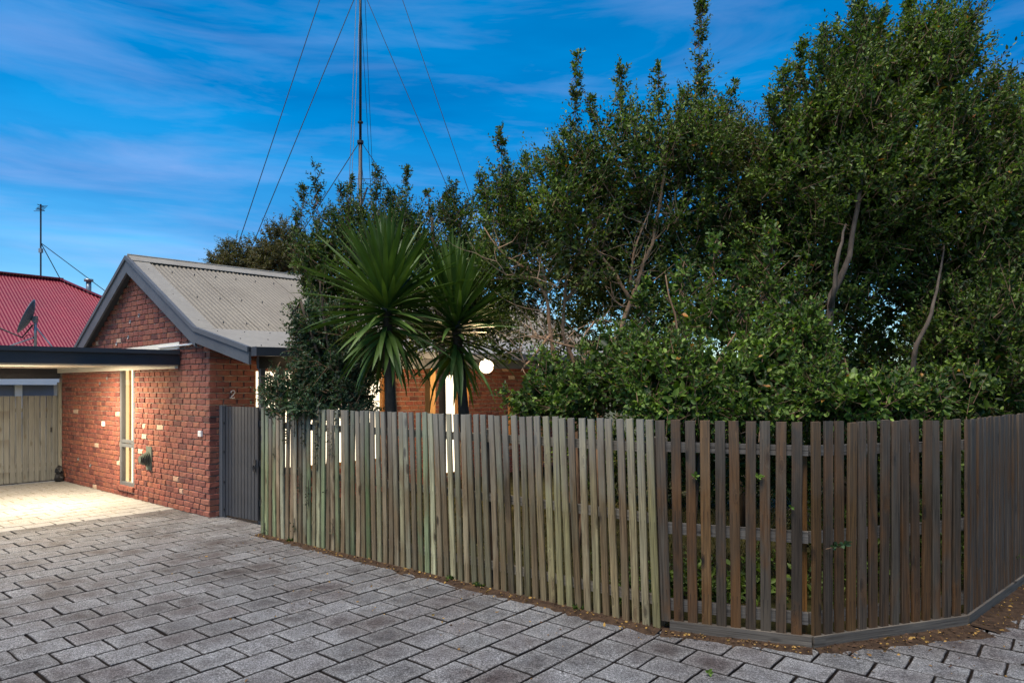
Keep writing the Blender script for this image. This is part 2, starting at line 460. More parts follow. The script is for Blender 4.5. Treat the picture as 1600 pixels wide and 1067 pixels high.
# ------------------------------------------------------------------ house frame: x = -t (t: along the gable wall away from the corner), y = s (along the front wall)
d1 = Vector((-0.7681, 0.6403, 0)); d2 = Vector((0.6403, 0.7681, 0))
C = Vector((-4.415, 9.96, 0))
HROT = math.atan2(-0.6403, 0.7681)
RISE = 0.02
def H(t, s, z): return Vector((-t, s, z))                 # local to a root placed at C with rotation HROT
def HW(t, s, z=0.0): return C + d1 * t + d2 * s + Vector((0, 0, z))   # world

# ------------------------------------------------------------------ ground
MB().add([(-300,-60,-0.09),(300,-60,-0.09),(300,500,-0.09),(-300,500,-0.09)], [(0,1,2,3)]).build('ground', MT['earth'])['kind'] = 'structure'

F0 = Vector((-3.245, 8.81, 0)); F1 = Vector((1.175, 5.335, 0)); F2 = Vector((2.18, 4.97, 0)); F3 = Vector((3.606, 5.435, 0))
F4 = F3 + Vector((0.75, 0.661, 0)) * 3.1
def side_of(a, b, p):
    return (b.x - a.x) * (p.y - a.y) - (b.y - a.y) * (p.x - a.x)
def in_garden(p, m=0.0):
    for a, b in ((F0, F1), (F1, F2), (F2, F3), (F3, F4)):
        d = (b - a).length
        if side_of(a, b, p) / d < m:
            return False
    return True

# driveway: dark joint sheet and the pavers laid on it
drv = MB()
def grid_sheet(mb, pts_fn, nu, nv):
    b = len(mb.v)
    for j in range(nv + 1):
        for i in range(nu + 1):
            mb.v.append(tuple(pts_fn(i / nu, j / nv)))
    for j in range(nv):
        for i in range(nu):
            a = b + j*(nu+1) + i
            mb.f.append((a, a+1, a+nu+2, a+nu+1))
grid_sheet(drv, lambda a, b: H(-13 + 20 * a, -11 + 23 * b, -0.020 + 0.004*math.sin(a*57)*math.cos(b*63)), 30, 30)
driveway = drv.build('driveway', MT['joint'], loc=C)
driveway.rotation_euler.z = HROT
driveway['kind'] = 'structure'

def paver_mesh(L, W, k):
    r = random.Random(100 + k)
    hx, hy, th, b = L/2, W/2, 0.045, 0.007
    v = []
    ring = []
    # outline with a few extra points so that edges look chipped
    def outline(ix, iy, jit):
        pts = []
        for a, c, n in (((-ix,-iy),(ix,-iy),4), ((ix,-iy),(ix,iy),3), ((ix,iy),(-ix,iy),4), ((-ix,iy),(-ix,-iy),3)):
            for q in range(n):
                f = q / n
                pts.append((a[0]+(c[0]-a[0])*f + r.uniform(-jit, jit), a[1]+(c[1]-a[1])*f + r.uniform(-jit, jit)))
        return pts
    top = outline(hx - b, hy - b, 0.0042)
    edge = outline(hx, hy, 0.003)
    n = len(top)
    vs = [(x, y, r.uniform(-0.0008, 0.0008)) for x, y in top] + [(x, y, -0.006) for x, y in edge] + [(x, y, -th) for x, y in edge]
    vs.append((0, 0, 0.001))
    fs = [(i, (i+1) % n, 3*n) for i in range(n)]
    fs += [(n+i, n+(i+1) % n, (i+1) % n, i) for i in range(n)]
    fs += [(2*n+i, 2*n+(i+1) % n, n+(i+1) % n, n+i) for i in range(n)]
    mb = MB().add(vs, fs)
    return mb
PV_L, PV_W = 0.350, 0.290
PM = [paver_mesh(PV_L - 0.013, PV_W - 0.017, k) for k in range(5)]
def wear_attr(me, n, reps=1):
    at_ = me.attributes.new('wear', 'FLOAT', 'POINT')
    w_ = np.ones(3*n + 1, np.float32); w_[3*n] = 0.0; w_[n:2*n] = 1.55; w_[2*n:3*n] = 2.0
    at_.data.foreach_set('value', np.tile(w_, reps))
PN = (len(PM[0].v) - 1) // 3
PME = [p.mesh('paver', MT['paver']) for p in PM]
PMC = [p.mesh('paver', MT['clean_paver']) for p in PM]
for m_ in PME + PMC: wear_attr(m_, PN)
TB = -7.28
TCAR = 1.17                       # sheltered, unweathered pavers under the carport roof
spots = []
row = 0
t = TB + PV_W / 2
while t < 6.3:
    s = -10.0 + (row % 2) * PV_L / 2 + rnd.uniform(-0.02, 0.02)
    while s < 5.2:
        spots.append((t, s, 0.0, 1.0))
        s += PV_L
    t += PV_W; row += 1
col = 0
s = -9.0
while s < 6.5:
    t = TB - PV_L / 2
    if col % 2:
        spots.append((TB - PV_L / 4, s, math.pi/2, .48)); t -= PV_L / 2
    while t > -11.5:
        spots.append((t, s, math.pi/2, 1.0))
        t -= PV_L
    s += PV_W; col += 1
cand = []
for (t, s, a, sx) in spots:
    p = HW(t, s)
    if p.y < 2.6: continue
    if in_garden(p, 0.20) and not (t > -1.45 and s < 1.2): continue
    if t > 0.15 and s > 0.26: continue            # under the house
    if t > -1.2 and s > 1.2: continue             # behind the gate
    u = 800 + 1067 * p.x / p.y; v = 605 + 1067 * 1.9 / p.y
    if u < -400 or u > 2000: continue
    vis = (-20 < u < 1620) and v < 1085
    cand.append((0 if vis else 1, (p - cam.location).length, t, s, a, sx))
cand.sort()
rest = {True: MB(), False: MB()}
cnt = {True: 0, False: 0}
npv = 0
for i, (hid, dist, t, s, a, sx) in enumerate(cand):
    k = rnd.randrange(5)
    rz = a + R(rnd.uniform(-0.45, 0.45)) + (math.pi if rnd.random() < 0.5 else 0)
    rx, ry = R(rnd.uniform(-0.35, 0.35)), R(rnd.uniform(-0.35, 0.35))
    loc = H(t + rnd.uniform(-.0015, .0015), s + rnd.uniform(-.004, .004), rnd.uniform(-0.003, 0.001))
    M = Matrix.Translation(loc) @ Matrix.Rotation(rz + math.pi/2, 4, 'Z') @ Matrix.Rotation(rx, 4, 'X') @ Matrix.Rotation(ry, 4, 'Y') @ Matrix.Diagonal((sx, 1, 1, 1))
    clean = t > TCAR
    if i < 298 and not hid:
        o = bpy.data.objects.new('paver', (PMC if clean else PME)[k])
        o.matrix_basis = M
        link(o, driveway); npv += 1
    else:
        rest[clean].add([M @ Vector(q) for q in PM[k].v], PM[k].f); cnt[clean] += 1
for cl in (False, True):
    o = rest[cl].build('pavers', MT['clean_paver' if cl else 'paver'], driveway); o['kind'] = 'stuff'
    wear_attr(o.data, PN, cnt[cl])
print('pavers', len(cand), npv)
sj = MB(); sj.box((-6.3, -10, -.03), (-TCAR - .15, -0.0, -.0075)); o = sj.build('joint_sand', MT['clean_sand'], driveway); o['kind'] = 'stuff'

# garden ground: lawn and bed inside the fence
def lawn_pt(a, b):
    p0 = F0.lerp(F1, a) if a < 1 else F1
    return None
lw = MB()
gpts = [F0 + Vector((.05, .06, 0)), F1 + Vector((.04, .07, 0)), F2 + Vector((0, .08, 0)), F3 + Vector((-.05, .09, 0)), F4 + Vector((-.06, .06, 0)), Vector((9, 16, 0)), HW(-0.02, 11), HW(-0.02, 0.35), HW(-1.0, 0.4)]
n = len(gpts)
cen = Vector((1.0, 8.5, 0.02))
ringN = 8
for j in range(1, ringN + 1):
    for p in gpts:
        q = cen.lerp(p, j / ringN)
        lw.v.append((q.x, q.y, 0.012 + 0.012*math.sin(q.x*7)*math.cos(q.y*6)))
lw.v.append(tuple(cen)); ci = len(lw.v) - 1
for i in range(n):
    lw.f.append((ci, i, (i+1) % n))
for j in range(ringN - 1):
    for i in range(n):
        lw.f.append((j*n+i, (j+1)*n+i, (j+1)*n+(i+1) % n, j*n+(i+1) % n))
lw.build('lawn', MT['lawn'])['kind'] = 'structure'

# soil strip with leaf litter along the foot of the fence
def strip(name, runs, mat):
    mb = MB()
    r = random.Random(5)
    pts = []
    for a, b, w0, w1 in runs:
        L = (b - a).length
        nseg = max(3, int(L / 0.07))
        d = (b - a).normalized(); nrm = Vector((d.y, -d.x, 0))
        base = len(mb.v)
        for i in range(nseg + 1):
            f = i / nseg
            c = a.lerp(b, f)
            w = w0 + (w1 - w0) * f + r.uniform(-0.035, 0.035)
            for k, (x, z) in enumerate(((-0.06, 0.016), (0.03, 0.020), (w*0.45, 0.013), (w*0.8, 0.006), (w, -0.010))):
                q = c + nrm * x
                mb.v.append((q.x, q.y, z + r.uniform(-0.004, 0.004)))
        for i in range(nseg):
            for k in range(4):
                mb.f.append((base+i*5+k, base+i*5+k+1, base+(i+1)*5+k+1, base+(i+1)*5+k))
    return mb.build(name, mat)
strip('soil_strip', [(F0, F1, 0.10, 0.16), (F1, F2, 0.14, 0.14), (F2, F3, 0.12, 0.26), (F3, F4, 0.26, 0.40)], MT['soil'])['kind'] = 'structure'

# ------------------------------------------------------------------ brick house
house = thing('brick_house', 'red clinker brick house with a beige steel gable roof and verandah', 'house', C, HROT)
def roof_z(t, s=0.0):
    if t >= 2.56: return 4.07 - (t - 2.56) * 0.60 + RISE * s
    return 4.07 - (2.56 - t) * 0.545 + RISE * s
WT0, WT1, WZ1 = 2.64, 3.27, 2.26            # narrow gable window
core = MB()
def wall_col(t0, t1, z0=0.0):
    n = 6
    poly = [H(t0, 0.012, z0), H(t1, 0.012, z0)]
    ts = [t1] + [x for x in (5.29, 2.56) if t0 < x < t1] + [t0]
    for x in ts: poly.append(H(x, 0.012, max(roof_z(x) - 0.10, 2.33)))
    core.prism(poly, (0, 0.22, 0))
wall_col(0.012, WT0); wall_col(WT1, 6.42); wall_col(WT0, WT1, WZ1)
core.box((-WT1, 0.012, 0), (-WT0, 0.20, 0.12))
FW = [(0.71, 1.50, 0.55, 2.2), (1.58, 3.30, 0.55, 2.2), (4.74, 5.27, 0.12, 2.2), (6.75, 6.95, 0.6, 1.75)]   # lit openings of the front wall
sp = 0.012
for (a, b, z0, z1) in FW:
    core.box((-0.232, sp if sp > .1 else 0.235, 0), (-0.012, a, 2.62)); core.box((-0.23, a, 0), (-0.014, b, z0)); core.box((-0.23, a, z1), (-0.014, b, 2.62))
    sp = b
core.box((-0.232, sp, 0), (-0.012, 10.5, 2.62))
core.box((-6.2, 10.3, 0), (-0.24, 10.5, 2.5)); core.box((-6.2, 0.25, 0), (-6.0, 10.3, 2.0))
core.build('wall', MT['mortar'], house)

def brick_mb(k):
    r = random.Random(300 + k)
    hx, hz, dp, b = 0.1145, 0.0375, 0.11, 0.009
    j = lambda q: r.uniform(-q, q)
    fr = []
    for x, z in ((-hx+b,-hz+b),(0,-hz+b*0.7),(hx-b,-hz+b),(hx-b,hz-b),(0,hz-b*0.7),(-hx+b,hz-b)):
        fr.append((x + j(.005), j(.003), z + j(.004)))
    ed = []
    for x, z in ((-hx,-hz),(0,-hz),(hx,-hz),(hx,hz),(0,hz),(-hx,hz)):
        ed.append((x + j(.004), 0.012, z + j(.003)))
    bk = [(x, dp, z) for x, _, z in ed]
    vs = fr + ed + bk
    fs = [(0,1,4,5), (1,2,3,4)]
    for i in range(6):
        i2 = (i+1) % 6
        fs.append((i, 6+i, 6+i2, i2)); fs.append((6+i, 12+i, 12+i2, 6+i2))
    return MB().add(vs, fs)
BM = [brick_mb(k) for k in range(5)]
BME = [b.mesh('brick', MT['brick']) for b in BM]
BMF = [b.mesh('brick', MT['front_brick']) for b in BM]
bl = []      # (world distance, matrix, variant)
CH = 0.0865
def add_brick(side, a0, a1, z, proud=0.0):
    L = a1 - a0
    if L < 0.04: return
    mid = (a0 + a1) / 2
    if side == 'g':
        M = Matrix.Translation(H(mid, -0.002 - proud, z))
    else:
        M = Matrix.Translation(H(0.002 - 0.004 - proud, mid, z)) @ Matrix.Rotation(math.pi/2, 4, 'Z')
    M = M @ Matrix.Rotation(R(rnd.uniform(-.9, .9)), 4, 'Y') @ Matrix.Diagonal((L / 0.23, 1, 1, 1))
    wp = HW(mid, 0, z) if side == 'g' else HW(0, mid, z)
    bl.append([(wp - cam.location).length, M, rnd.randrange(5), side])
for c in range(48):
    z = CH * (c + 0.5) - 0.004
    # gable face
    start = 0.0 if c % 2 == 0 else 0.12
    t = start
    first = True
    while t < 6.2:
        L = rnd.choice((.175, .185, .185, .19, .19, .195, .25, .11))
        segs = [(t, min(t + L, 6.2))]
        zt = z + 0.045
        out = []
        for a, b in segs:
            if z < WZ1 and z > 0.10:
                if b <= WT0 or a >= WT1: out.append((a, b))
                else:
                    if a < WT0: out.append((a, WT0))
                    if b > WT1: out.append((WT1, b))
            else: out.append((a, b))
        for a, b in out:
            if zt < max(2.34, min(roof_z(a), roof_z(b)) - 0.06):
                add_brick('g', a, b, z, rnd.uniform(0.001, 0.010))
        t += L + 0.0105
    if c % 2 == 1:
        pass
    # front face
    if z < 2.58:
        s = 0.0 if c % 2 == 1 else 0.105
        while s < 9.5:
            L = 0.205
            a, b = s, s + L
            out = [(a, b)]
            for (w0, w1, z0, z1) in FW:
                if z0 < z < z1:
                    nx = []
                    for (p, q) in out:
                        if q <= w0 or p >= w1: nx.append((p, q))
                        else:
                            if p < w0: nx.append((p, w0))
                            if q > w1: nx.append((w1, q))
                    out = nx
            for p, q in out: add_brick('f', p, q, z, rnd.uniform(0.0, 0.005))
            s += L + 0.0105
# header / stretcher ends that show round the corner
for c in range(30):
    z = CH * (c + 0.5) - 0.004
    if z > 2.55: break
    if c % 2 == 1: pass
bl.sort(key=lambda q: q[0] - (.6 if q[3] == 'f' and q[0] < 10.9 else 0))
rest = MB()
for i, (d, M, k, side) in enumerate(bl):
    if i < 298:
        o = bpy.data.objects.new('brick', (BME if side == 'g' else BMF)[k]); o.matrix_basis = M
        link(o, house)
    else:
        rest.add([M @ Vector(q) for q in BM[k].v], BM[k].f)
rest.build('bricks', MT['brick'], house)['kind'] = 'stuff'
print('bricks', len(bl))

# a few pressed rings in odd bricks
for (u, v) in ((218, 493), (204, 503), (201, 527), (183, 537), (168, 591), (157, 599), (123, 717), (142, 727)):
    k = (u - 800) / 1067
    t = (C.x - k * C.y) / (-(d1.x) + k * d1.y)
    p = HW(t, 0)
    z = 1.9 + (605 - v) / 1067 * p.y
    mb = MB()
    mb.tube([H(t + 0.027*math.cos(a), -0.011, z + 0.027*math.sin(a)) for a in [i*math.pi/6 for i in range(13)]], 0.007, 5)
    mb.build('ring_mark', MT['steel'], house)

# gable window
wf = MB()
for a in (WT0 + 0.0, WT1 - 0.07): wf.box((-a - 0.07, 0.004, 0.19), (-a, 0.075, WZ1))
wf.box((-WT1 + .07, 0.006, 0.19), (-WT0 - .07, 0.074, 0.25)); wf.box((-WT1 + .07, 0.006, WZ1 - .05), (-WT0 - .07, 0.074, WZ1))
wf.box((-WT1 + .07, 0.002, 0.86), (-WT0 - .07, 0.076, 0.92)); wf.box((-WT1 + .07, 0.008, 0.935), (-WT0 - .07, 0.07, 0.985))
wfo = wf.build('window', MT['frame'], house)
for z0, z1 in ((0.25, 0.86), (0.985, WZ1 - 0.05)):
    MB().box((-WT1 + .07, 0.034, z0), (-WT0 - .07, 0.038, z1)).build('pane', MT['glass'], wfo)
MB().box((-WT1 + .01, 0.085, 0.2), (-WT0 - .34, 0.10, 2.25)).build('curtain', MT['glow_low'], wfo)
MB().box((-WT0 - .335, 0.085, 0.2), (-WT0 - .01, 0.10, 2.25)).build('curtain', MT['glow'], wfo)
o = MB().box((-WT0 - .38, 0.055, 0.26), (-WT0 - .345, 0.082, 2.2)).build('mullion', MT['timber'], wfo); o.color = (0.30, 0.16, 0.07, 1)
# brick sill course
for i in range(8):
    x = WT0 - 0.02 + i * 0.084
    o = bpy.data.objects.new('sill_brick', BME[i % 5])
    o.matrix_basis = Matrix.Translation(H(x + 0.04, -0.05, 0.15)) @ Matrix.Rotation(math.pi/2, 4, 'Y') @ Matrix.Diagonal((0.36, 1.6, 1.0, 1))
    link(o, house)

# front windows: frame, pane, lit curtain
for (a, b, z0, z1) in FW:
    f = MB()
    f.box((-0.13, a, z0), (-0.05, a + .05, z1)); f.box((-0.13, b - .05, z0), (-0.05, b, z1))
    f.box((-0.128, a + .05, z0), (-0.052, b - .05, z0 + .05)); f.box((-0.128, a + .05, z1 - .05), (-0.052, b - .05, z1))
    fo = f.build('window', MT['timber'], house); fo.color = (0.34, 0.16, 0.055, 1)
    MB().box((-0.092, a + .05, z0 + .05), (-0.088, b - .05, z1 - .05)).build('pane', MT['glass'], fo)
    MB().box((-0.21, a - 0.0, z0), (-0.195, b, z1)).build('curtain', MT['glow'], fo)

# roof planes: corrugated sheets
def corrugated(mb, fn, s0, s1, pitch, amp, sub=6, tilt=None):
    n = int((s1 - s0) / pitch * sub)
    b = len(mb.v)
    for i in range(n + 1):
        s = s0 + (s1 - s0) * i / n
        o = amp * math.cos(2 * math.pi * (s - s0) / pitch)
        a, c = fn(s)
        mb.v += [tuple(a + Vector((0, 0, o))), tuple(c + Vector((0, 0, o)))]
    for i in range(n):
        mb.f.append((b + 2*i, b + 2*i + 1, b + 2*i + 3, b + 2*i + 2))
S0 = -0.13
# one sheet per 0.76 m of cover, each a part lapping the next by a hair
k = 0
s = S0 + 0.24
while s < 10.3:
    e = s + 0.762
    mb = MB(); corrugated(mb, lambda q: (H(2.50, q, roof_z(2.50, q) + .012 + .004 * (k % 2)), H(0.12, q, roof_z(0.12, q) + .012 + .004 * (k % 2))), s, e + 0.03, 0.0762, 0.0125)
    mb.build('roof_sheet', MT['roof'], house, smooth=True, recalc=False)
    mb = MB(); corrugated(mb, lambda q: (H(2.62, q, roof_z(2.62, q) + .012), H(5.2, q, roof_z(5.2, q) + .012)), s, e, 0.0762, 0.0125)
    mb.build('roof_sheet', MT['roof'], house, smooth=True, recalc=False)
    s = e; k += 1
sc_ = MB()
for tt_ in (2.1, 1.2, .35):
    q = S0 + .14
    while q < 6:
        zz_ = roof_z(tt_, q) + (.035 if q > S0 + .3 else .04)
        sc_.tube([H(tt_, q, zz_ - .02), H(tt_, q, zz_)], .009, 6); q += .38
for tt_ in (-.1, -.75, -1.3):
    q = S0 + .2
    while q < 6:
        zz_ = 2.745 + (2.40 - 2.745) * (0.13 - tt_) / 1.59 + .026 + RISE * q
        sc_.tube([H(tt_, q, zz_ - .01), H(tt_, q, zz_ + .006)], .009, 6); q += .42
sc_.build('roof_screws', MT['charcoal'], house)['kind'] = 'stuff'
# barge flashing on top, ridge cap, barge boards
fl = MB()
def strip3(mb, pts_a, pts_b, th=0.015):
    n = len(pts_a)
    for i in range(n - 1):
        a, b, c, d = pts_a[i], pts_b[i], pts_b[i+1], pts_a[i+1]
        up = Vector((0, 0, th))
        mb.add([a, b, c, d, a + up, b + up, c + up, d + up], [(0,1,2,3),(7,6,5,4),(0,4,5,1),(1,5,6,2),(2,6,7,3),(3,7,4,0)])
strip3(fl, [H(2.56, S0, roof_z(2.56) + .018), H(0.10, S0, roof_z(.10) + .018)], [H(2.56, S0 + .27, roof_z(2.56) + .024), H(0.10, S0 + .27, roof_z(.10) + .024)])
strip3(fl, [H(2.56, S0, roof_z(2.56) + .018), H(5.2, S0, roof_z(5.2) + .018)], [H(2.56, S0 + .27, roof_z(2.56) + .024), H(5.2, S0 + .27, roof_z(5.2) + .024)])
fl.build('barge_flashing', MT['flashing'], house)
rc = MB()
for sgn, tt in ((-1, 2.38), (1, 2.74)):
    a = H(2.56, S0 - .01, 4.07 + .055); b = H(tt, S0 - .01, roof_z(tt) + .042)
    a2 = H(2.56, 10.4, 4.07 + .055 + RISE * 10.4); b2 = H(tt, 10.4, roof_z(tt, 10.4) + .042)
    strip3(rc, [a, b], [a2, b2], 0.006)
rc.tube([H(2.56, S0 - .012, 4.07 + .06), H(2.56, 10.4, 4.07 + .06 + RISE * 10.4)], 0.018, 8)
rc.build('ridge_cap', MT['flashing'], house)
# barge boards: right rake, verandah rake, left rake
def barge(name, p, q, h, mat, th=0.035, cap=True):
    mb = MB()
    up = Vector((0, 0, -h))
    mb.prism([p, q, q + up, p + up], (0, -th, 0))
    o = mb.build(name, mat, house)
    if cap:
        c = MB(); e = Vector((0, 0, 0.012)); u2 = Vector((0, 0, -0.055))
        c.prism([p + e, q + e, q + u2, p + u2], (0, -th - 0.022, 0))
        c.build('barge_cap', MT['charcoal_light'], o)
    return o
VZ0, VZ1, VT = 2.745, 2.40, -1.40
barge('barge_board', H(2.56, S0, 4.07 + .03), H(0.10, S0, roof_z(.10) + .03), 0.27, MT['charcoal_light'])
barge('barge_board', H(2.56, S0, 4.07 + .03), H(5.0, S0, roof_z(5.0) + .03), 0.28, MT['charcoal_light'])
barge('barge_board', H(0.10, S0 - .002, VZ0 + .02), H(VT, S0 - .002, VZ1 + .02), 0.22, MT['charcoal_light'])
# soffit strip between wall and barge
so_ = MB()
so_.prism([H(2.56, S0, 3.93), H(0.0, S0, 2.54), H(0.0, S0, 2.52), H(2.56, S0, 3.91)], (0, 0.14, 0))
so_.prism([H(2.56, S0, 3.93), H(4.95, S0, 2.50), H(4.95, S0, 2.48), H(2.56, S0, 3.91)], (0, 0.14, 0))
so_.build('soffit', MT['charcoal'], house)
# verandah: roof, lining, gutter, beam, posts
s = S0
k = 0
while s < 10.2:
    e = s + 1.9
    vr = MB()
    strip3(vr, [H(0.13, s, VZ0 + .012 + RISE * s), H(VT - .06, s, VZ1 + .008 + RISE * s)], [H(0.13, e - .003, VZ0 + .012 + RISE * e), H(VT - .06, e - .003, VZ1 + .008 + RISE * e)], 0.012)
    vr.build('verandah_sheet', MT['flashing'], house)
    s = e
gt = MB()
for i in range(1):
    a, b = S0 - .02, 10.3
    for (t0, t1, z0, z1) in ((VT - .17, VT - .155, -.06, .055), (VT - .155, VT - .05, -.06, -.045), (VT - .05, VT - .04, -.06, .05)):
        gt.prism([H(t0, a, VZ1 - .03 + z0), H(t1, a, VZ1 - .03 + z0), H(t1, a, VZ1 - .03 + z1), H(t0, a, VZ1 - .03 + z1)], (0, b - a, RISE * (b - a)))
gt.prism([H(VT - .17, S0 - .024, VZ1 - .092), H(VT - .04, S0 - .024, VZ1 - .092), H(VT - .04, S0 - .024, VZ1 + .028), H(VT - .17, S0 - .024, VZ1 + .028)], (0, 0.004, 0))
gt.build('gutter', MT['charcoal'], house)
ln = MB()
strip3(ln, [H(-0.02, S0 + .05, VZ0 - .13), H(VT + .02, S0 + .05, VZ1 - .07)], [H(-0.02, 10, VZ0 - .13 + .2), H(VT + .02, 10, VZ1 - .07 + .2)], 0.01)
ln.build('verandah_lining', MT['timber'], house).color = (0.32, 0.2, 0.11, 1)
PT = -0.985
for s_, mt, wd, cc in ((0.26, 'charcoal_light', .07, None), (0.545, 'charcoal', .10, None), (3.47, 'timber', .13, (0.26, .15, .06, 1)), (4.36, 'timber', .09, (.30, .15, .05, 1)), (6.6, 'timber', .11, (.3, .16, .06, 1)), (8.9, 'timber', .11, (.3, .16, .06, 1))):
    o = MB().box((-PT - wd/2, s_ - wd/2, 0), (-PT + wd/2, s_ + wd/2, 2.16 + RISE * s_)).build('verandah_post', MT[mt], house)
    if cc: o.color = cc
vb = MB()
vb.prism([H(PT + .03, 0.2, 2.16), H(PT - .03, 0.2, 2.16), H(PT - .03, 0.2, 2.33), H(PT + .03, 0.2, 2.33)], (0, 10.1, RISE * 10.1))
vb.build('verandah_beam', MT['charcoal'], house)
# outlet plates, flue cowl, conduit, number
for t_, z_ in ((0.245, 1.215), (3.97, 1.235)):
    pl = MB().box((-t_ - .045, -0.032, z_ - .042), (-t_ + .045, -0.004, z_ + .042)).build('vent_plate', MT['white'], house)
    for q in (-1, 1): MB().box((-t_ - .035, -0.036, z_ + q*.018 - .008), (-t_ + .035, -0.033, z_ + q*.018 + .004)).build('louvre', MT['cream'], pl)
fc = MB().box((-2.03 - .10, -0.02, .54), (-2.03 + .11, -0.004, .93)).build('flue_plate', MT['green_metal'], house)
for i in range(6):
    mb = MB()
    rr_ = 0.105 - 0.011 * i
    y0 = -0.03 - i * 0.022
    ring = [H(2.03 + .02 + rr_*math.cos(a), y0, .72 + rr_*1.15*math.sin(a)) for a in [2*math.pi*q/18 for q in range(18)]]
    mb.prism(ring, (0, -0.012, 0))
    mb.build('cowl_disc', MT['green_metal'], fc)
MB().tube([H(2.05, -0.02, .72), H(2.05, -0.14, .72)], 0.045, 10).build('cowl_core', MT['black'], fc)
MB().tube([H(0.44, -0.03, 2.82), H(0.42, -0.035, 2.70), H(0.42, -0.035, 2.60), H(0.46, -0.035, 2.555), H(0.55, -0.035, 2.545), H(1.6, -0.035, 2.535)], 0.016, 8).build('conduit', MT['white'], house, smooth=True)
MB().tube([H(0.12, -0.03, 2.50), H(0.3, -0.035, 2.47), H(0.6, -0.035, 2.475), H(0.93, -0.035, 2.49)], 0.007, 5).build('cable', MT['black'], house)
MB().prism([H(0.93, -0.02, 2.49), H(3.6, -0.02, 2.50), H(3.6, -0.02, 2.56), H(0.93, -0.02, 2.60)], (0, 0.012, 0)).build('wall_flashing', MT['cream'], house)
nb_pts = [(-.030, .082), (-.026, .103), (-.008, .116), (.014, .114), (.030, .098), (.028, .078), (.012, .052), (-.014, .026), (-.036, .006), (-.010, .004), (.014, .003), (.036, .012)]
MB().tube([H(-0.026, 0.335 + x + .12*y, 1.735 + y) for x, y in nb_pts], .0065, 5).build('house_number', MT['white'], house, smooth=True)
MB().box((-6.0, 0.25, -0.02), (-0.24, 10.3, 0.0)).build('floor_slab', MT['mortar'], house)

# ------------------------------------------------------------------ carport
carport = thing('carport', 'flat carport with charcoal fascia beam, lit cream ceiling inside', 'carport', HW(0.92, 0, 0), HROT)
def K(t, s, z): return Vector((-(t - 0.92), s, z))
def kbox(mb, t0, t1, s0, s1, z0, z1, tilt=0.013):
    vs = []
    for z in (z0, z1):
        for t_, s_ in ((t0, s0), (t1, s0), (t1, s1), (t0, s1)):
            vs.append(K(t_, s_, z + tilt * s_))
    return mb.add(vs, [(0,3,2,1),(4,5,6,7),(0,1,5,4),(1,2,6,5),(2,3,7,6),(3,0,4,7)])
kbox(MB(), .92, .97, -3.9, -0.012, 2.245, 2.405).build('fascia_beam', MT['charcoal'], carport)
kbox(MB(), .87, .965, -3.92, -0.03, 2.408, 2.470).build('gutter', MT['charcoal'], carport)
kbox(MB(), .97, 6.4, -3.9, -0.012, 2.36, 2.375).build('ceiling', MT['cream'], carport)
kbox(MB(), .975, 6.45, -3.9, -0.012, 2.40, 2.43).build('roof_sheet', MT['flashing'], carport)
kbox(MB(), .972, 1.06, -3.9, -0.06, 2.225, 2.358).build('inner_beam', MT['cream'], carport)
kbox(MB(), .975, 6.3, -0.058, -0.012, 2.19, 2.355).build('ledger', MT['cream'], carport)
for t_ in (2.3, 3.7, 5.1): kbox(MB(), t_, t_ + .045, -3.9, -0.06, 2.26, 2.358).build('rafter', MT['cream'], carport)
kbox(MB(), 6.3, 6.4, -3.9, -0.012, 2.075, 2.357).build('rear_beam', MT['charcoal'], carport)
for t_ in (1.02, 6.3): MB().box(tuple(K(t_ + .045, -3.8, 0)), tuple(K(t_ - .045, -3.71, 2.19))).build('post', MT['charcoal'], carport)
# batten lamp under the ceiling
lamp = thing('carport_lamp', 'glowing batten light fixed under the carport ceiling behind the beam', 'lamp', HW(2.9, -1.25, 2.33), HROT)
MB().box((-.05, -.32, -0.005), (.05, .32, 0.02)).build('lamp_base', MT['white'], lamp)
MB().tube([(0, -.3, -0.03), (0, .3, -0.03)], 0.022, 8).build('tube', MT['batten'], lamp)
pl_ = bpy.data.lights.new('carport_light', 'AREA'); pl_.energy = 155; pl_.color = (1.0, 0.82, 0.58); pl_.shape = 'RECTANGLE'; pl_.size = 0.12; pl_.size_y = 0.6
lo_ = bpy.data.objects.new('carport_light', pl_); lo_.location = (0, 0, -0.06); link(lo_, lamp)

# grey paling fence at the back of the carport
pf = thing('paling_fence', 'grey green paling gate closing the back of the carport', 'fence', HW(6.24, 0, 0), HROT)
s = -0.075
k = 0
while s > -3.9:
    mb = MB(); wd = 0.101
    mb.box((-.009, s - wd + .006, 0.03), (.009, s - .004, 1.73))
    o = mb.build('paling', MT['paling'], pf)
    o.rotation_euler = (R(rnd.uniform(-.15, .15)), 0, 0)
    v = rnd.uniform(.85, 1.12); o.color = (.165*v, .170*v, .160*v, 1)
    s -= wd; k += 1
for z in (.35, 1.45): 
    o = MB().box((-.045, -3.9, z - .035), (-.012, -.08, z + .035)).build('rail', MT['paling'], pf); o.color = (.22, .2, .16, 1)
o = MB().box((-.04, -.07, 0), (.05, -.013, 2.0)).build('post', MT['paling'], pf); o.color = (.22, .215, .18, 1)
MB().box((.011, -.20, 1.0), (.03, -.17, 1.09)).build('latch', MT['black'], pf)

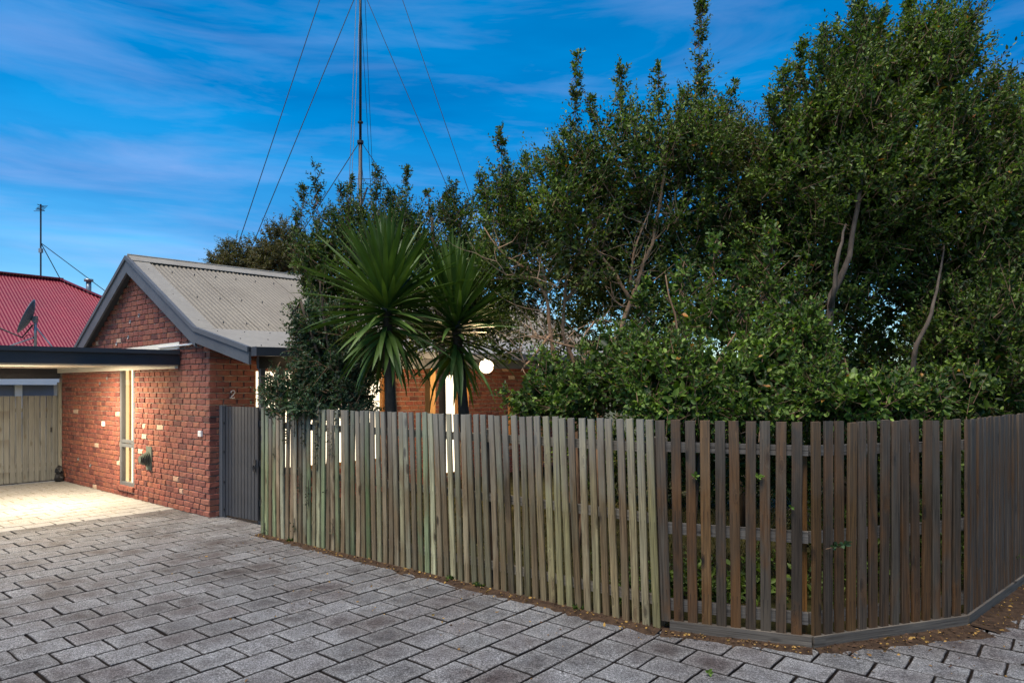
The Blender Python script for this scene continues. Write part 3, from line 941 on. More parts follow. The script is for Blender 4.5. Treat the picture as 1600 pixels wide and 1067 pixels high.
# dark downpipe shoe / rag at the foot of the wall
bx = thing('rubbish_bundle', 'small crumpled black bundle at the foot of the brick wall', 'bundle', HW(6.05, -0.10, 0), HROT)
def blob(mb, c, r, seed, sq=(1, 1, 1), nu=12, nv=8, amp=.25):
    rr_ = random.Random(seed); b = len(mb.v)
    ph = [rr_.uniform(0, 6.28) for _ in range(6)]
    for j in range(nv + 1):
        th = math.pi * j / nv
        for i in range(nu):
            a = 2*math.pi*i/nu
            q = 1 + amp*(math.sin(3*a + ph[0] + 2*th)*.5 + math.sin(5*a + ph[1] - 3*th)*.35 + math.sin(7*th + ph[2])*.3)
            mb.v.append((c[0] + r*q*math.sin(th)*math.cos(a)*sq[0], c[1] + r*q*math.sin(th)*math.sin(a)*sq[1], c[2] + r*q*math.cos(th)*sq[2]))
    for j in range(nv):
        for i in range(nu):
            mb.f.append((b+j*nu+i, b+j*nu+(i+1) % nu, b+(j+1)*nu+(i+1) % nu, b+(j+1)*nu+i))
mb = MB(); blob(mb, (0, 0, .085), .085, 3); mb.build('bundle_base', MT['black'], bx)
mb = MB(); blob(mb, (.0, -.0, .235), .075, 9, (1, .9, 1.1)); mb.build('bundle_top', MT['black'], bx)

# ------------------------------------------------------------------ satellite dish on the carport roof
dp = at(55, 541, 10.4)
dish = thing('satellite_dish', 'grey satellite dish on a galvanised stand above the carport beam', 'satellite dish', dp)
MB().tube([(0, 0, 0), (0, 0, .42)], .021, 8).build('mast', MT['steel'], dish, smooth=True)
mb = MB(); mb.tube([(0.0, 0, .30), (.22, .05, 0)], .011, 5); mb.tube([(0, 0, .14), (-.42, -.05, -0.02)], .011, 5); mb.build('stay', MT['steel'], dish)
nrm = Vector((-.84, -.44, .40)).normalized()
ctr = Vector((-.13, -.02, .46))
ux = nrm.orthogonal().normalized(); uy = nrm.cross(ux)
ux = (Vector((0, 1, 0)) - nrm * nrm.y).normalized(); uy = nrm.cross(ux).normalized()
mb = MB(); NR, NA = 6, 28
for side in (0, 1):
    for j in range(NR + 1):
        r_ = j / NR
        for i in range(NA):
            a = 2*math.pi*i/NA
            p = ctr + ux*(.235*r_*math.cos(a)) + uy*(.28*r_*math.sin(a)) + nrm*(.075*r_*r_ - .075 - side*.008)
            mb.v.append(tuple(p))
for side in (0, 1):
    b = side*(NR+1)*NA
    for j in range(NR):
        for i in range(NA):
            mb.f.append((b+j*NA+i, b+j*NA+(i+1) % NA, b+(j+1)*NA+(i+1) % NA, b+(j+1)*NA+i))
b0 = NR*NA; b1 = (NR+1)*NA + NR*NA
for i in range(NA): mb.f.append((b0+i, b0+(i+1) % NA, b1+(i+1) % NA, b1+i))
mb.build('reflector', MT['dish'], dish, smooth=True)
mb = MB(); mb.bar(ctr - nrm*.08, Vector((0, 0, .40)), .05, .06); mb.bar((0, 0, .36), (.0, 0, .46), .05, .05, (1, 0, 0)); mb.build('bracket', MT['steel'], dish)
mb = MB(); mb.tube([ctr - uy*.0 - nrm*.08 + Vector((0.02, 0, -.1)), Vector((-.16, -.06, .13)), Vector((-.52, -.2, .31))], .013, 6); mb.build('feed_arm', MT['black'], dish)
mb = MB(); mb.tube([(-.52, -.2, .30), (-.60, -.22, .36)], .03, 8); mb.build('receiver', MT['black'], dish)
mb = MB(); mb.tube([(-.16 + .0, -.05, .12)] + [(-.08 + .075*math.cos(a), -.02, .10 + .075*math.sin(a)) for a in [math.pi - i*.45 for i in range(14)]], .005, 5); mb.build('cable', MT['black'], dish)

# ------------------------------------------------------------------ neighbour's house with the red roof
nb = thing('neighbour_house', 'neighbouring house with a red corrugated hip roof behind the carport', 'house', HW(8.3, 0, 0), HROT)
def Nn(t, s, z): return Vector((-(t - 8.3), s, z))
NE, NRZ, NT0, NT1, NHS = 2.08, 5.02, 8.3, 13.0, 2.02
slope = (NRZ - NE) / (NT1 - NT0)
def nb_pt(s):
    top = NT1 if s <= NHS else NT1 - (s - NHS)
    return (Nn(top, s, NE + (top - NT0) * slope), Nn(NT0, s, NE))
mb = MB(); corrugated(mb, nb_pt, -9.0, NHS + 4.68, 0.0762, .010, 6)
mb.build('roof', MT['redroof'], nb, smooth=True, recalc=False)
mb = MB(); mb.add([Nn(NT1, -9, NRZ - .01), Nn(NT1, NHS, NRZ - .01), Nn(17.7, NHS + 4.7, NE), Nn(17.7, -9, NE)], [(0,1,2,3)])
mb.add([Nn(NT1, NHS, NRZ - .01), Nn(NT0, NHS + 4.7, NE), Nn(17.7, NHS + 4.7, NE)], [(0,1,2)])
mb.build('rear_roof', MT['redroof'], nb)
mb = MB(); mb.bar(Nn(NT1, -9, NRZ + .025), Nn(NT1, NHS + .03, NRZ + .025), .26, .035); mb.bar(Nn(NT1, NHS, NRZ + .025), Nn(NT0, NHS + 4.7, NE + .025), .26, .035)
mb.build('ridge_cap', MT['redroof'], nb)
MB().box((-.25, -9, 0), (-0.45, NHS + 4.2, 2.0)).build('wall', MT['cream'], nb)
mb = MB(); mb.box((-0.06, -9, 1.955), (.09, .56, 2.10)); mb.build('gutter', MT['white'], nb)
for s0, s1 in ((-1.2, -.25), (-.09, .52), (-2.4, -1.35)):
    f = MB().box((-.245, s0, 1.2), (-.19, s1, 1.97)).build('window', MT['bluewall'], nb)
    MB().box((-.186, s0 + .04, 1.24), (-.182, s1 - .04, 1.96)).build('pane', MT['bluewall'], f)
for s0 in (-.24, -1.34): MB().box((-.24, s0, 1.2), (-.15, s0 + .14, 1.98)).build('mullion', MT['white'], nb)
fp = thing('flue_pipe', 'short galvanised flue pipe with a cap on the red roof hip', 'flue', HW(12.45, 2.56, 4.62), HROT)
MB().tube([(0, 0, -.1), (0, 0, .36)], .07, 10).build('pipe', MT['steel'], fp, smooth=True)
MB().tube([(0, 0, .36), (0, 0, .43)], .12, 12).build('cap', MT['steel'], fp, smooth=True)
# second, distant antenna that juts in at the right edge
p2_ = at(1606, 138, 13.0); zt_ = p2_.z; p2_.z = 0
ra = thing('tv_antenna', 'thin antenna boom jutting in above the tree at the right edge', 'antenna', p2_)
MB().tube([(0, 0, 0), (0, 0, zt_ + .12)], .022, 6).build('pole', MT['mast'], ra)
mb = MB(); mb.tube([(-.45, 0, zt_), (.5, .1, zt_ - .02)], .012, 5)
for i in range(7): mb.tube([(-.42 + .13*i, -.16, zt_ + .012), (-.42 + .13*i, .2, zt_ + .012)], .008, 4)
mb.tube([(-.18, 0, zt_), (-.30, 0, zt_ + .14)], .008, 4)
mb.build('antenna_array', MT['mast'], ra)
# TV antenna on the ridge
ap = HW(13.0, 1.52, 5.03)
ta = thing('tv_antenna', 'thin black television antenna on a stayed pole above the red ridge', 'antenna', ap)
MB().tube([(0, 0, -.05), (0, 0, 2.08)], .022, 6).build('pole', MT['mast'], ta)
mb = MB()
for i in range(6):
    mb.tube([(-.13 + .03*(i % 2), -.10 + .04*i, 1.86 + .04*i), (.13, -.10 + .04*i, 1.86 + .04*i)], .008, 4)
mb.tube([(0, -.16, 1.93), (0, .16, 1.93)], .012, 5); mb.tube([(0, -.14, 2.04), (0, .14, 2.04)], .01, 5)
mb.build('antenna_array', MT['mast'], ta)
MB().box((-.04, -.04, .70), (.04, .04, .82)).build('clamp', MT['steel'], ta)
a2 = HW(13.0, 2.0, 5.05) - ap; a3 = HW(11.7, 3.3, 4.25) - ap
MB().tube([(0, 0, .98), tuple(a2)], .012, 4).build('stay', MT['mast'], ta)
MB().tube([(0, 0, .98), tuple(a3)], .012, 4).build('stay', MT['mast'], ta)

# ------------------------------------------------------------------ tall guyed radio mast
mp_ = at(563, 605, 30.0); mp_.z = 0
rm = thing('radio_mast', 'tall guyed steel radio mast rising behind the garden trees', 'mast', mp_)
MB().tube([(0, 0, 0), (0, 0, 12.6)], .085, 8).build('pole', MT['mast'], rm, smooth=True)
MB().tube([(0, 0, 12.6), (0, 0, 24.6)], .06, 8).build('pole', MT['mast'], rm, smooth=True)
MB().tube([(0, 0, 12.6), (0, 0, 12.72)], .14, 10).build('clamp', MT['mast'], rm)
MB().tube([(0, 0, 13.5), (0, 0, 13.56)], .12, 10).build('clamp', MT['mast'], rm)
for (ax, ay) in ((-8.1, 0), (8.4, 0), (-0.7, 9.0), (0.6, -6)):
    for z in (24.2, 19.55, 12.7):
        MB().tube([(0.02 if ax > 0 else -.02, 0, z), (ax, ay, 0)], .019 if abs(ax) > 1 else .013, 4).build('guy_wire', MT['wire'], rm)
mb = MB()
for i in range(5):
    z = 10.2 + .22*i
    mb.tube([(-.1 - .05*i, .1, z), (1.5 - .1*i, .2, z + .02)], .013, 4)
mb.tube([(.05, 0, 9.9), (.28, .1, 10.7)], .045, 6)
mb.tube([(.85, .2, 9.9), (.85, .2, 11.2)], .016, 4)
mb.build('side_antenna', MT['mast'], rm)

# ------------------------------------------------------------------ gate
G0 = Vector((-4.293, 10.106, 0)); GD = Vector((.7681, -.6403, 0))
gate = thing('side_gate', 'charcoal slatted garden gate between the brick corner and the fence', 'gate', G0, math.atan2(GD.y, GD.x))
MB().box((0.0, -.045, 0.0), (0.095, .03, 1.635)).build('post', MT['charcoal_light'], gate)
MB().box((0.095, -.035, 0.0), (0.155, .0, 1.625)).build('hinge_stile', MT['gate'], gate)
for i in range(10):
    x = .165 + i * .0895
    mb = MB(); mb.box((x, -.028, .035 + .0025*i), (x + .074, -.006, 1.625)); mb.build('slat', MT['gate'], gate)
for z in (.3, .85, 1.4): MB().box((.16, -.002, z - .04), (1.06, .03, z + .04)).build('rail', MT['gate'], gate)
for z in (1.38, .96, .52, .12):
    MB().tube([(.135, -.034, z), (.135, -.046, z)], .017, 8).build('bolt', MT['black'], gate)
mb = MB(); mb.tube([(.985 + .035*math.cos(a), -.045, .78 + .05*math.sin(a)) for a in [i*math.pi/6 for i in range(13)]], .009, 5); mb.box((.955, -.04, .80), (1.01, -.029, .90))
mb.build('latch', MT['black'], gate)

# ------------------------------------------------------------------ picket fences
def picket_mesh(L, W, T, k, mat):
    r = random.Random(500 + k)
    n = 5
    mb = MB()
    bx_, by_ = r.uniform(-.004, .004), r.uniform(-.006, .006)
    b = .004
    prof = [(-W/2, -T/2 + b), (-W/2 + b, -T/2), (W/2 - b, -T/2), (W/2, -T/2 + b), (W/2, T/2), (-W/2, T/2)]
    for j in range(n + 1):
        f = j / n
        o = math.sin(math.pi * f)
        tw = r.uniform(-.0015, .0015)
        for x, y in prof: mb.v.append((x + bx_*o + tw, y + by_*o, L * f + (r.uniform(-.003, .003) if j in (0, n) else 0)))
    m = len(prof)
    for j in range(n):
        for i in range(m): mb.f.append((j*m+i, j*m+(i+1) % m, (j+1)*m+(i+1) % m, (j+1)*m+i))
    mb.f.append(tuple(reversed(range(m)))); mb.f.append(tuple(n*m + i for i in range(m)))
    return mb.mesh('picket', mat)
GP = [picket_mesh(1.66, .061, .021, k, MT['green_picket']) for k in range(5)]
BP = [picket_mesh(1.56, .073, .022, k, MT['brown_picket']) for k in range(5)]
green_pal = [(.195, .195, .130), (.125, .150, .085), (.190, .155, .110), (.23, .225, .155), (.125, .098, .068), (.195, .165, .118), (.092, .125, .058), (.22, .22, .165), (.165, .160, .105), (.120, .094, .064), (.175, .130, .088), (.105, .130, .075), (.15, .115, .078)]
mid_pal = [(.180, .140, .080), (.150, .130, .068), (.125, .088, .050), (.190, .165, .098), (.150, .112, .066), (.125, .112, .056), (.095, .066, .040), (.17, .15, .10)]
dark_pal = [(.068, .046, .030), (.086, .047, .021), (.056, .042, .030), (.105, .056, .021), (.074, .054, .038), (.082, .044, .019), (.060, .044, .030), (.125, .068, .027), (.095, .076, .056)]
def lerp3(a, b, f): return tuple(x + (y - x) * f for x, y in zip(a, b))

lf = thing('picket_fence', 'weathered green grey close picket fence running from the gate', 'fence', F0)
D = (F1 - F0); LEN = D.length; DN = D.normalized(); NRM = Vector((DN.y, -DN.x, 0))    # NRM: towards the street
RZ = math.atan2(DN.y, DN.x)
NP = 62
for i in range(NP):
    f = (i + 0.5) / NP
    lean = 0 if f < .25 else 2.3 * min(1, (f - .25) / .3)
    lean += rnd.uniform(-.35, .35)
    o = bpy.data.objects.new('picket', GP[rnd.randrange(5)])
    base = DN * (LEN * f)
    o.location = (base.x, base.y, -.02 + rnd.uniform(-.006, .006))
    o.rotation_euler = (R(rnd.uniform(-.5, .5)), R(-lean), RZ)
    c = rnd.choice(green_pal)
    if f > .55: c = lerp3(c, rnd.choice(mid_pal), min(1, (f - .55) / .3))
    v = rnd.choice((.62, .8, 1.0, 1.2, 1.45, 1.7)) * rnd.uniform(.92, 1.1) * (1.42 - .50 * f); o.color = (c[0]*v*1.06, c[1]*v, c[2]*v*.88, 1)
    link(o, lf)
for z in (.22, .86, 1.42):
    o = MB().bar(-NRM*.045 + Vector((0, 0, z)), D - NRM*.045 + Vector((0, 0, z)) - DN*(0.02 + z*.1), .045, .075).build('rail', MT['brown_board'], lf); o.color = (.15, .13, .10, 1)
for f in (.015, .34, .67, .985):
    p = D * f - NRM*.13
    o = MB().box((p.x-.05, p.y-.05, -.05), (p.x+.05, p.y+.05, 1.5)).build('post', MT['brown_picket'], lf); o.color = (.13, .11, .085, 1)

rf = thing('picket_fence', 'dark weathered picket fence with low plinth board turning the corner', 'fence', F1)
def run(a, b, offs, first_gap, z0, dark=True, ypal=dark_pal, wx=1.0):
    d = (b - a).normalized(); rz = math.atan2(d.y, d.x)
    for x, ln_ in offs:
        o = bpy.data.objects.new('picket', BP[rnd.randrange(5)])
        p = a + d * x - F1
        o.location = (p.x, p.y, z0 + rnd.uniform(-.004, .004))
        o.rotation_euler = (R(rnd.uniform(-.5, .5)), R(-ln_), rz)
        o.scale = (wx, 1, 1.0 + rnd.uniform(-.003, .003))
        c = rnd.choice(ypal); v = rnd.uniform(.55, 1.05); o.color = (c[0]*v, c[1]*v, c[2]*v, 1)
        link(o, rf)
L12 = (F2 - F1).length
o12 = [(.03, 1.8)]
x = .125
while x < L12 - .05:
    o12.append((x, max(0.0, 1.0 - x * 1.2) + rnd.uniform(-.3, .3))); x += .1055
run(F1, F2, o12, 0, .085)
L23 = (F3 - F2).length
o23 = []
x = .045
while x < L23 - .03:
    o23.append((x, -.4 * (1 - x / L23) + rnd.uniform(-.3, .3))); x += .105
run(F2, F3, o23, 0, .085, wx=1.04)
L34 = (F4 - F3).length
o34 = []; x = .05
while x < L34:
    o34.append((x, rnd.uniform(-.3, .3))); x += .092
run(F3, F4, o34, 0, .085, True, [lerp3(c, (.120, .092, .072), .6) for c in dark_pal])
def fside(a, b):
    d = (b - a).normalized(); return d, Vector((d.y, -d.x, 0))
mb_pts = [F1 + (F2 - F1).normalized()*.06, F2, F3, F4]
for i in range(3):
    a, b = mb_pts[i], mb_pts[i+1]
    d, nn = fside(a, b)
    if i == 1: a = a + d*.10
    pb = MB(); p = a - F1 + nn*.004; q = b - F1 + nn*.004
    pb.bar(p + Vector((0, 0, .035)), q + Vector((0, 0, .035)), .052, .115)
    o = pb.build('plinth_board', MT['brown_board'], rf); o.color = (.105, .090, .074, 1)
d, nn = fside(F2, F3)
o = MB().bar(F2 - F1 + nn*.006 + Vector((0, 0, .035)), F2 - F1 + d*.098 + nn*.006 + Vector((0, 0, .035)), .052, .116).build('plinth_board', MT['brown_board'], rf); o.color = (.10, .086, .07, 1)
for a, b in ((F1, F2), (F2, F3), (F3, F4)):
    d, nn = fside(a, b)
    for z, h in ((.205, .085), (.80, .085), (1.435, .075)):
        mbb = MB(); mbb.bar(a - F1 - nn*.036 + d*.02 + Vector((0, 0, z)), b - F1 - nn*.036 - d*.02 + Vector((0, 0, z)), .042, h)
        o = mbb.build('rail', MT['brown_board'], rf); o.color = (.11, .10, .09, 1)
for p, c in ((F1 - Vector((0, -.12, 0)), (.13, .1, .07, 1)), (F2 + Vector((-.035, .125, 0)), (.24, .11, .03, 1)), (F3 + Vector((-.03, .13, 0)), (.12, .1, .08, 1)), (F4 + Vector((-.1, .1, 0)), (.12, .1, .08, 1))):
    q = p - F1
    o = MB().box((q.x-.04, q.y-.04, -.05), (q.x+.04, q.y+.04, 1.45)).build('post', MT['brown_picket'], rf); o.color = c

# ------------------------------------------------------------------ verandah lamp
LP = at(760, 572, 11.2)
vl = thing('wall_lamp', 'glowing round verandah lamp shining between the yucca and the tree', 'lamp', LP)
mb = MB(); blob(mb, (0, 0, 0), .12, 1, amp=0.0, nu=16, nv=10); mb.build('lamp_shade', MT['bulb'], vl, smooth=True)
MB().tube([(0, 0, .15), (0, 0, .2), tuple(d1 * .75 + Vector((0, 0, .2)))], .022, 8).build('lamp_arm', MT['charcoal'], vl)
pt = bpy.data.lights.new('verandah_light', 'POINT'); pt.energy = 150; pt.color = (1.0, .70, .38); pt.shadow_soft_size = .1
po = bpy.data.objects.new('verandah_light', pt); po.location = (0, 0, -.16); link(po, vl)

# ------------------------------------------------------------------ foliage generators
def unit(a): return a / np.maximum(np.linalg.norm(a, axis=1, keepdims=True), 1e-9)
def leaf_arrays(P, Dr, L, wr, rng, curl=0.12):
    n = len(P)
    rv = rng.normal(size=(n, 3)); rv[:, 2] += 0.9
    side = unit(np.cross(Dr, rv)); nor = np.cross(side, Dr)
    L = L[:, None]
    f1, f2 = .30, .68
    a1 = P + Dr*L*f1 + nor*L*curl*.8 + side*L*wr*.92; a2 = P + Dr*L*f2 + nor*L*curl*.7 + side*L*wr*.80
    c1 = P + Dr*L*f1 + nor*L*curl*.8 - side*L*wr*.92; c2 = P + Dr*L*f2 + nor*L*curl*.7 - side*L*wr*.80
    tip = P + Dr*L - nor*L*.06
    V = np.stack([P, a1, a2, tip, c2, c1], axis=1).reshape(-1, 3)
    b = (np.arange(n) * 6)[:, None]
    Q = np.concatenate([b + np.array([[0, 1, 2, 3]]), b + np.array([[0, 3, 4, 5]])], axis=1).reshape(-1, 4)
    return V, Q
def twig_arrays(B, Dr, SL, r0=.004):
    n = len(B)
    x = unit(np.cross(Dr, np.array([.31, .77, .55]))); y = np.cross(Dr, x)
    T = B + Dr * (SL * .95)[:, None]
    ring = []
    for base, r in ((B - Dr * .08, r0), (T, r0 * .35)):
        for k in range(3):
            a = 2.094 * k
            ring.append(base + (x * math.cos(a) + y * math.sin(a)) * r)
    V = np.stack(ring, axis=1).reshape(-1, 3)
    b = (np.arange(n) * 6)[:, None]
    Q = np.concatenate([b + np.array([[k, (k+1) % 3, 3 + (k+1) % 3, 3 + k]]) for k in range(3)], axis=1).reshape(-1, 4)
    return V, Q
def shoots(B, Dr, SL, nl, leaf, rng, taper=0.5, spread=0.9):
    n = len(B)
    f = (np.arange(nl) + rng.uniform(0, 1, (n, nl))) / nl
    ang = (np.arange(nl) * 2.4)[None, :] + rng.uniform(0, 6.28, (n, 1))
    ref = unit(np.cross(Dr, rng.normal(size=(n, 3))))
    ref2 = np.cross(Dr, ref)
    rad = ref[:, None, :] * np.cos(ang)[..., None] + ref2[:, None, :] * np.sin(ang)[..., None]
    bend = rng.normal(size=(n, 1, 3)) * 0.12
    pos = B[:, None, :] + Dr[:, None, :] * (SL[:, None] * f)[..., None] + bend * (f**2 * SL[:, None])[..., None]
    ld = Dr[:, None, :] * (0.45 + 0.6 * f)[..., None] + rad * spread + rng.normal(size=(n, nl, 3)) * .22
    ll = leaf * (1.0 - taper * f * f) * rng.uniform(.7, 1.25, (n, nl))
    return pos.reshape(-1, 3), unit(ld.reshape(-1, 3)), ll.reshape(-1)
def crown(name, ells, nsh, nl, leaf, wr, slen, mat, seed, parent, root, up=0.7, spires=(), inner=0.5, rmin=.62, kind=None, clump=.85, sparse=.16):
    rng = np.random.default_rng(seed)
    C_ = np.array([e[0] for e in ells], float); R_ = np.array([e[1] for e in ells], float)
    wgt = np.array([(e[1][0]*e[1][2] + e[1][0]*e[1][1] + e[1][1]*e[1][2]) * (e[2] if len(e) > 2 else 1) for e in ells]); wgt /= wgt.sum()
    idx = rng.choice(len(ells), nsh, p=wgt)
    dr = unit(rng.normal(size=(nsh, 3)))
    rr_ = rng.uniform(rmin**3, 1, nsh) ** (1/3)
    # lumpy envelope
    lump = 1 + .13*np.sin(dr[:, 0]*7 + idx) * np.cos(dr[:, 2]*6 + idx*2) + .09*np.sin(dr[:, 1]*11 + dr[:, 2]*9 + idx)
    B = C_[idx] + dr * R_[idx] * (rr_ * lump)[:, None]
    sd = unit(dr * .75 + np.array([0, 0, up]) + rng.normal(size=(nsh, 3)) * .45)
    SL = slen * rng.uniform(.5, 1.3, nsh)
    ph = rng.uniform(0, 6.28, 6); kk = 6.28 / clump
    msk = np.sin(B[:, 0]*kk + ph[0] + 1.3*np.sin(B[:, 2]*kk*.6 + ph[3])) * np.sin(B[:, 2]*kk*.85 + ph[1] + 1.1*np.sin(B[:, 0]*kk*.5 + ph[4])) + .6*np.sin(B[:, 1]*kk + ph[2])*np.sin(B[:, 0]*kk*.45 + B[:, 2]*kk*.4 + ph[5])
    keep = (msk > -.05) | (rng.uniform(0, 1, nsh) < sparse)
    B, sd, SL, idx, dr = B[keep], sd[keep], SL[keep], idx[keep], dr[keep]
    B = B - sd * (SL * .5)[:, None]
    P, Dd, L = shoots(B, sd, SL, nl, leaf, rng)
    Ps, Ds, Ls = [P], [Dd], [L]
    TB_ = [(B, sd, SL)]
    for (b, t_, rad, ns) in spires:
        b = np.array(b, float); t_ = np.array(t_, float); ax = t_ - b; ln_ = np.linalg.norm(ax); ax /= ln_
        f = np.sort(rng.uniform(0, 1, ns)) ** 0.9
        lat = unit(np.cross(np.tile(ax, (ns, 1)), rng.normal(size=(ns, 3))))
        sway = np.stack([np.sin(f*5 + b[0]), np.cos(f*4 + b[0]), 0*f], 1) * .05 * ln_ * .4
        Bs = b + ax * (f * ln_)[:, None] + sway
        ds = unit(lat * .75 + ax * .75)
        sl = rad * 1.35 * (1.25 - .85*f) * rng.uniform(.5, 1.2, ns)
        p, d_, l_ = shoots(Bs, ds, sl, 9, leaf * .95, rng)
        Ps.append(p); Ds.append(d_); Ls.append(l_)
        TB_.append((Bs, ds, sl)); TB_.append((b[None, :], ax[None, :], np.array([ln_])))
    if inner > 0:
        ni = int(nsh * inner * 2.4)
        ii = rng.choice(len(ells), ni, p=wgt)
        di = unit(rng.normal(size=(ni, 3)))
        Bi = C_[ii] + di * R_[ii] * (rng.uniform(.05, .55, ni) ** .6)[:, None]
        Ps.append(Bi); Ds.append(unit(rng.normal(size=(ni, 3)))); Ls.append(np.full(ni, leaf * 1.6))
    P, Dd, L = np.concatenate(Ps), np.concatenate(Ds), np.concatenate(Ls)
    ok = P[:, 2] > 0.03
    P, Dd, L = P[ok], Dd[ok], L[ok]
    V, Q = leaf_arrays(P - np.array(root), Dd, L, wr, rng)
    o = bpy.data.objects.new(name, np_mesh(name, V, Q, mat))
    if kind: o['kind'] = kind
    if parent is not None and name == 'crown':
        tv, tq, off = [], [], 0
        for (b_, d_, l_) in TB_:
            v_, q_ = twig_arrays(b_ - np.array(root), d_, l_, .0045)
            tv.append(v_); tq.append(q_ + off); off += len(v_)
        to = link(bpy.data.objects.new('twigs', np_mesh('twigs', np.concatenate(tv), np.concatenate(tq), MT['bark'])), parent)
        to['kind'] = 'stuff'
    return link(o, parent)

def E(u, v, Y, ru, rv, ry=None, wt=1.0):
    """ellipsoid surveyed at pixel (u,v), depth Y, pixel radii"""
    c = at(u, v, Y); k = Y / 1067
    return (tuple(c), (ru * k, (ry if ry is not None else ru * k * .8), rv * k), wt)
def SPI(u0, v0, u1, v1, Y, rad, n):
    return (tuple(at(u0, v0, Y)), tuple(at(u1, v1, Y)), rad, n)
def limb(mb, pts, r0, r1, root, n=6, sub=3, seed=0):
    """a tapered branch through pts (world), slightly irregular"""
    r = random.Random(seed)
    P = []
    pts = [Vector(p) for p in pts]
    for i in range(len(pts) - 1):
        for k in range(sub):
            P.append(pts[i].lerp(pts[i+1], k / sub) + (Vector((r.uniform(-1, 1), r.uniform(-1, 1), r.uniform(-1, 1))) * .012 if (i or k) else Vector()))
    P.append(pts[-1])
    m = len(P)
    mb.tube([p - Vector(root) for p in P], [r0 + (r1 - r0) * i / (m - 1) for i in range(m)], n)

def tree(name, label, cat, root, ells, nsh, nl, leaf, wr, slen, mat, seed, limbs=(), bark='bark', group=None, **kw):
    t_ = thing(name, label, cat, root, 0, group)
    crown('crown', ells, nsh, nl, leaf, wr, slen, mat, seed, t_, root, **kw)
    mb = MB()
    for i, (pts, r0, r1) in enumerate(limbs): limb(mb, pts, r0, r1, root, 7, 3, seed + i)
    if mb.v: mb.build('trunk', MT[bark], t_, smooth=True)
    return t_
def gp(u, Y): 
    p = at(u, 605, Y); p.z = 0.0; return p

# far trees behind the house roof
for (u, v, Y, ru, rv, lab, sd) in ((372, 408, 26, 44, 36, 'sparse olive green tree low on the skyline behind the roof ridge', 11),
                                   (440, 395, 24, 42, 50, 'rusty olive tree rising behind the beige roof beside the dense tree', 12)):
    rt = gp(u, Y)
    tree('skyline_tree', lab, 'tree', rt, [E(u, v, Y, ru, rv), E(u - ru*.5, v + 14, Y, ru*.6, rv*.6), E(u + ru*.6, v + 10, Y, ru*.7, rv*.7)], 900, 16, .12, .17, .5, MT['leaf_olive'], sd,
         [([rt, at(u, v + 60, Y), at(u + 4, v, Y)], .16, .05)], 'bark_dark', group='trees beyond the roof', up=.25)

# dense trees in the middle, left of the yuccas
rt = gp(548, 9.7)
tree('garden_tree', 'dark dense tree with upright tips between the roof edge and the mast', 'tree', rt,
     [E(545, 440, 9.7, 84, 118, .65), E(510, 400, 9.7, 52, 80, .5), E(590, 380, 9.8, 62, 75, .55), E(510, 545, 9.6, 52, 70, .45)], 1900, 18, .062, .21, .36, MT['leaf_dark'], 21,
     [([rt, at(550, 560, 9.7), at(540, 420, 9.7), at(545, 330, 9.7)], .07, .02)], 'bark_dark',
     spires=[SPI(498, 360, 492, 258, 9.6, .2, 34), SPI(535, 350, 531, 292, 9.7, .2, 26), SPI(549, 340, 546, 268, 9.9, .17, 26), SPI(588, 340, 587, 262, 9.7, .2, 34), SPI(470, 360, 474, 292, 9.7, .18, 26), SPI(457, 410, 462, 330, 9.7, .15, 20)])
rt = gp(690, 9.5)
tree('garden_tree', 'dark dense tree with upright tips behind the smaller yucca', 'tree', rt,
     [E(680, 430, 9.6, 78, 105, .6), E(640, 380, 9.6, 45, 70, .5), E(725, 380, 9.4, 52, 74, .5), E(760, 440, 9.4, 50, 70, .4), E(725, 500, 9.8, 78, 46, .4), E(650, 520, 9.8, 60, 50, .4, .7)], 1700, 18, .062, .21, .36, MT['leaf_dark'], 22,
     [([rt, at(690, 540, 9.5), at(680, 420, 9.5), at(675, 340, 9.5)], .06, .02)], 'bark_dark',
     spires=[SPI(632, 350, 636, 262, 9.6, .2, 36), SPI(610, 350, 612, 300, 9.7, .17, 22), SPI(672, 360, 668, 300, 9.6, .18, 26), SPI(712, 350, 706, 284, 9.4, .2, 30), SPI(690, 350, 694, 305, 9.4, .16, 22)])

# shrub that leans over the fence beside the gate
rt = gp(505, 8.35)
tree('hedge_shrub', 'small leaved dark shrub spilling over the fence top beside the gate', 'shrub', rt,
     [E(520, 590, 8.45, 68, 62, .42), E(470, 615, 8.4, 54, 42, .3), E(548, 618, 8.2, 36, 26, .22, .8), E(500, 520, 8.6, 45, 55, .35), E(430, 614, 8.62, 24, 30, .12, .7), E(500, 640, 8.1, 90, 14, .12, .7), E(575, 560, 8.6, 44, 44, .3, .6)], 2300, 15, .056, .25, .28, MT['leaf_blue'], 31,
     [([rt, at(500, 560, 8.4), at(468, 470, 8.4), at(452, 500, 8.4)], .03, .008), ([rt, at(520, 600, 8.4), at(505, 480, 8.4), at(500, 440, 8.4)], .026, .008)], 'bark_dark', up=.3, rmin=.45)

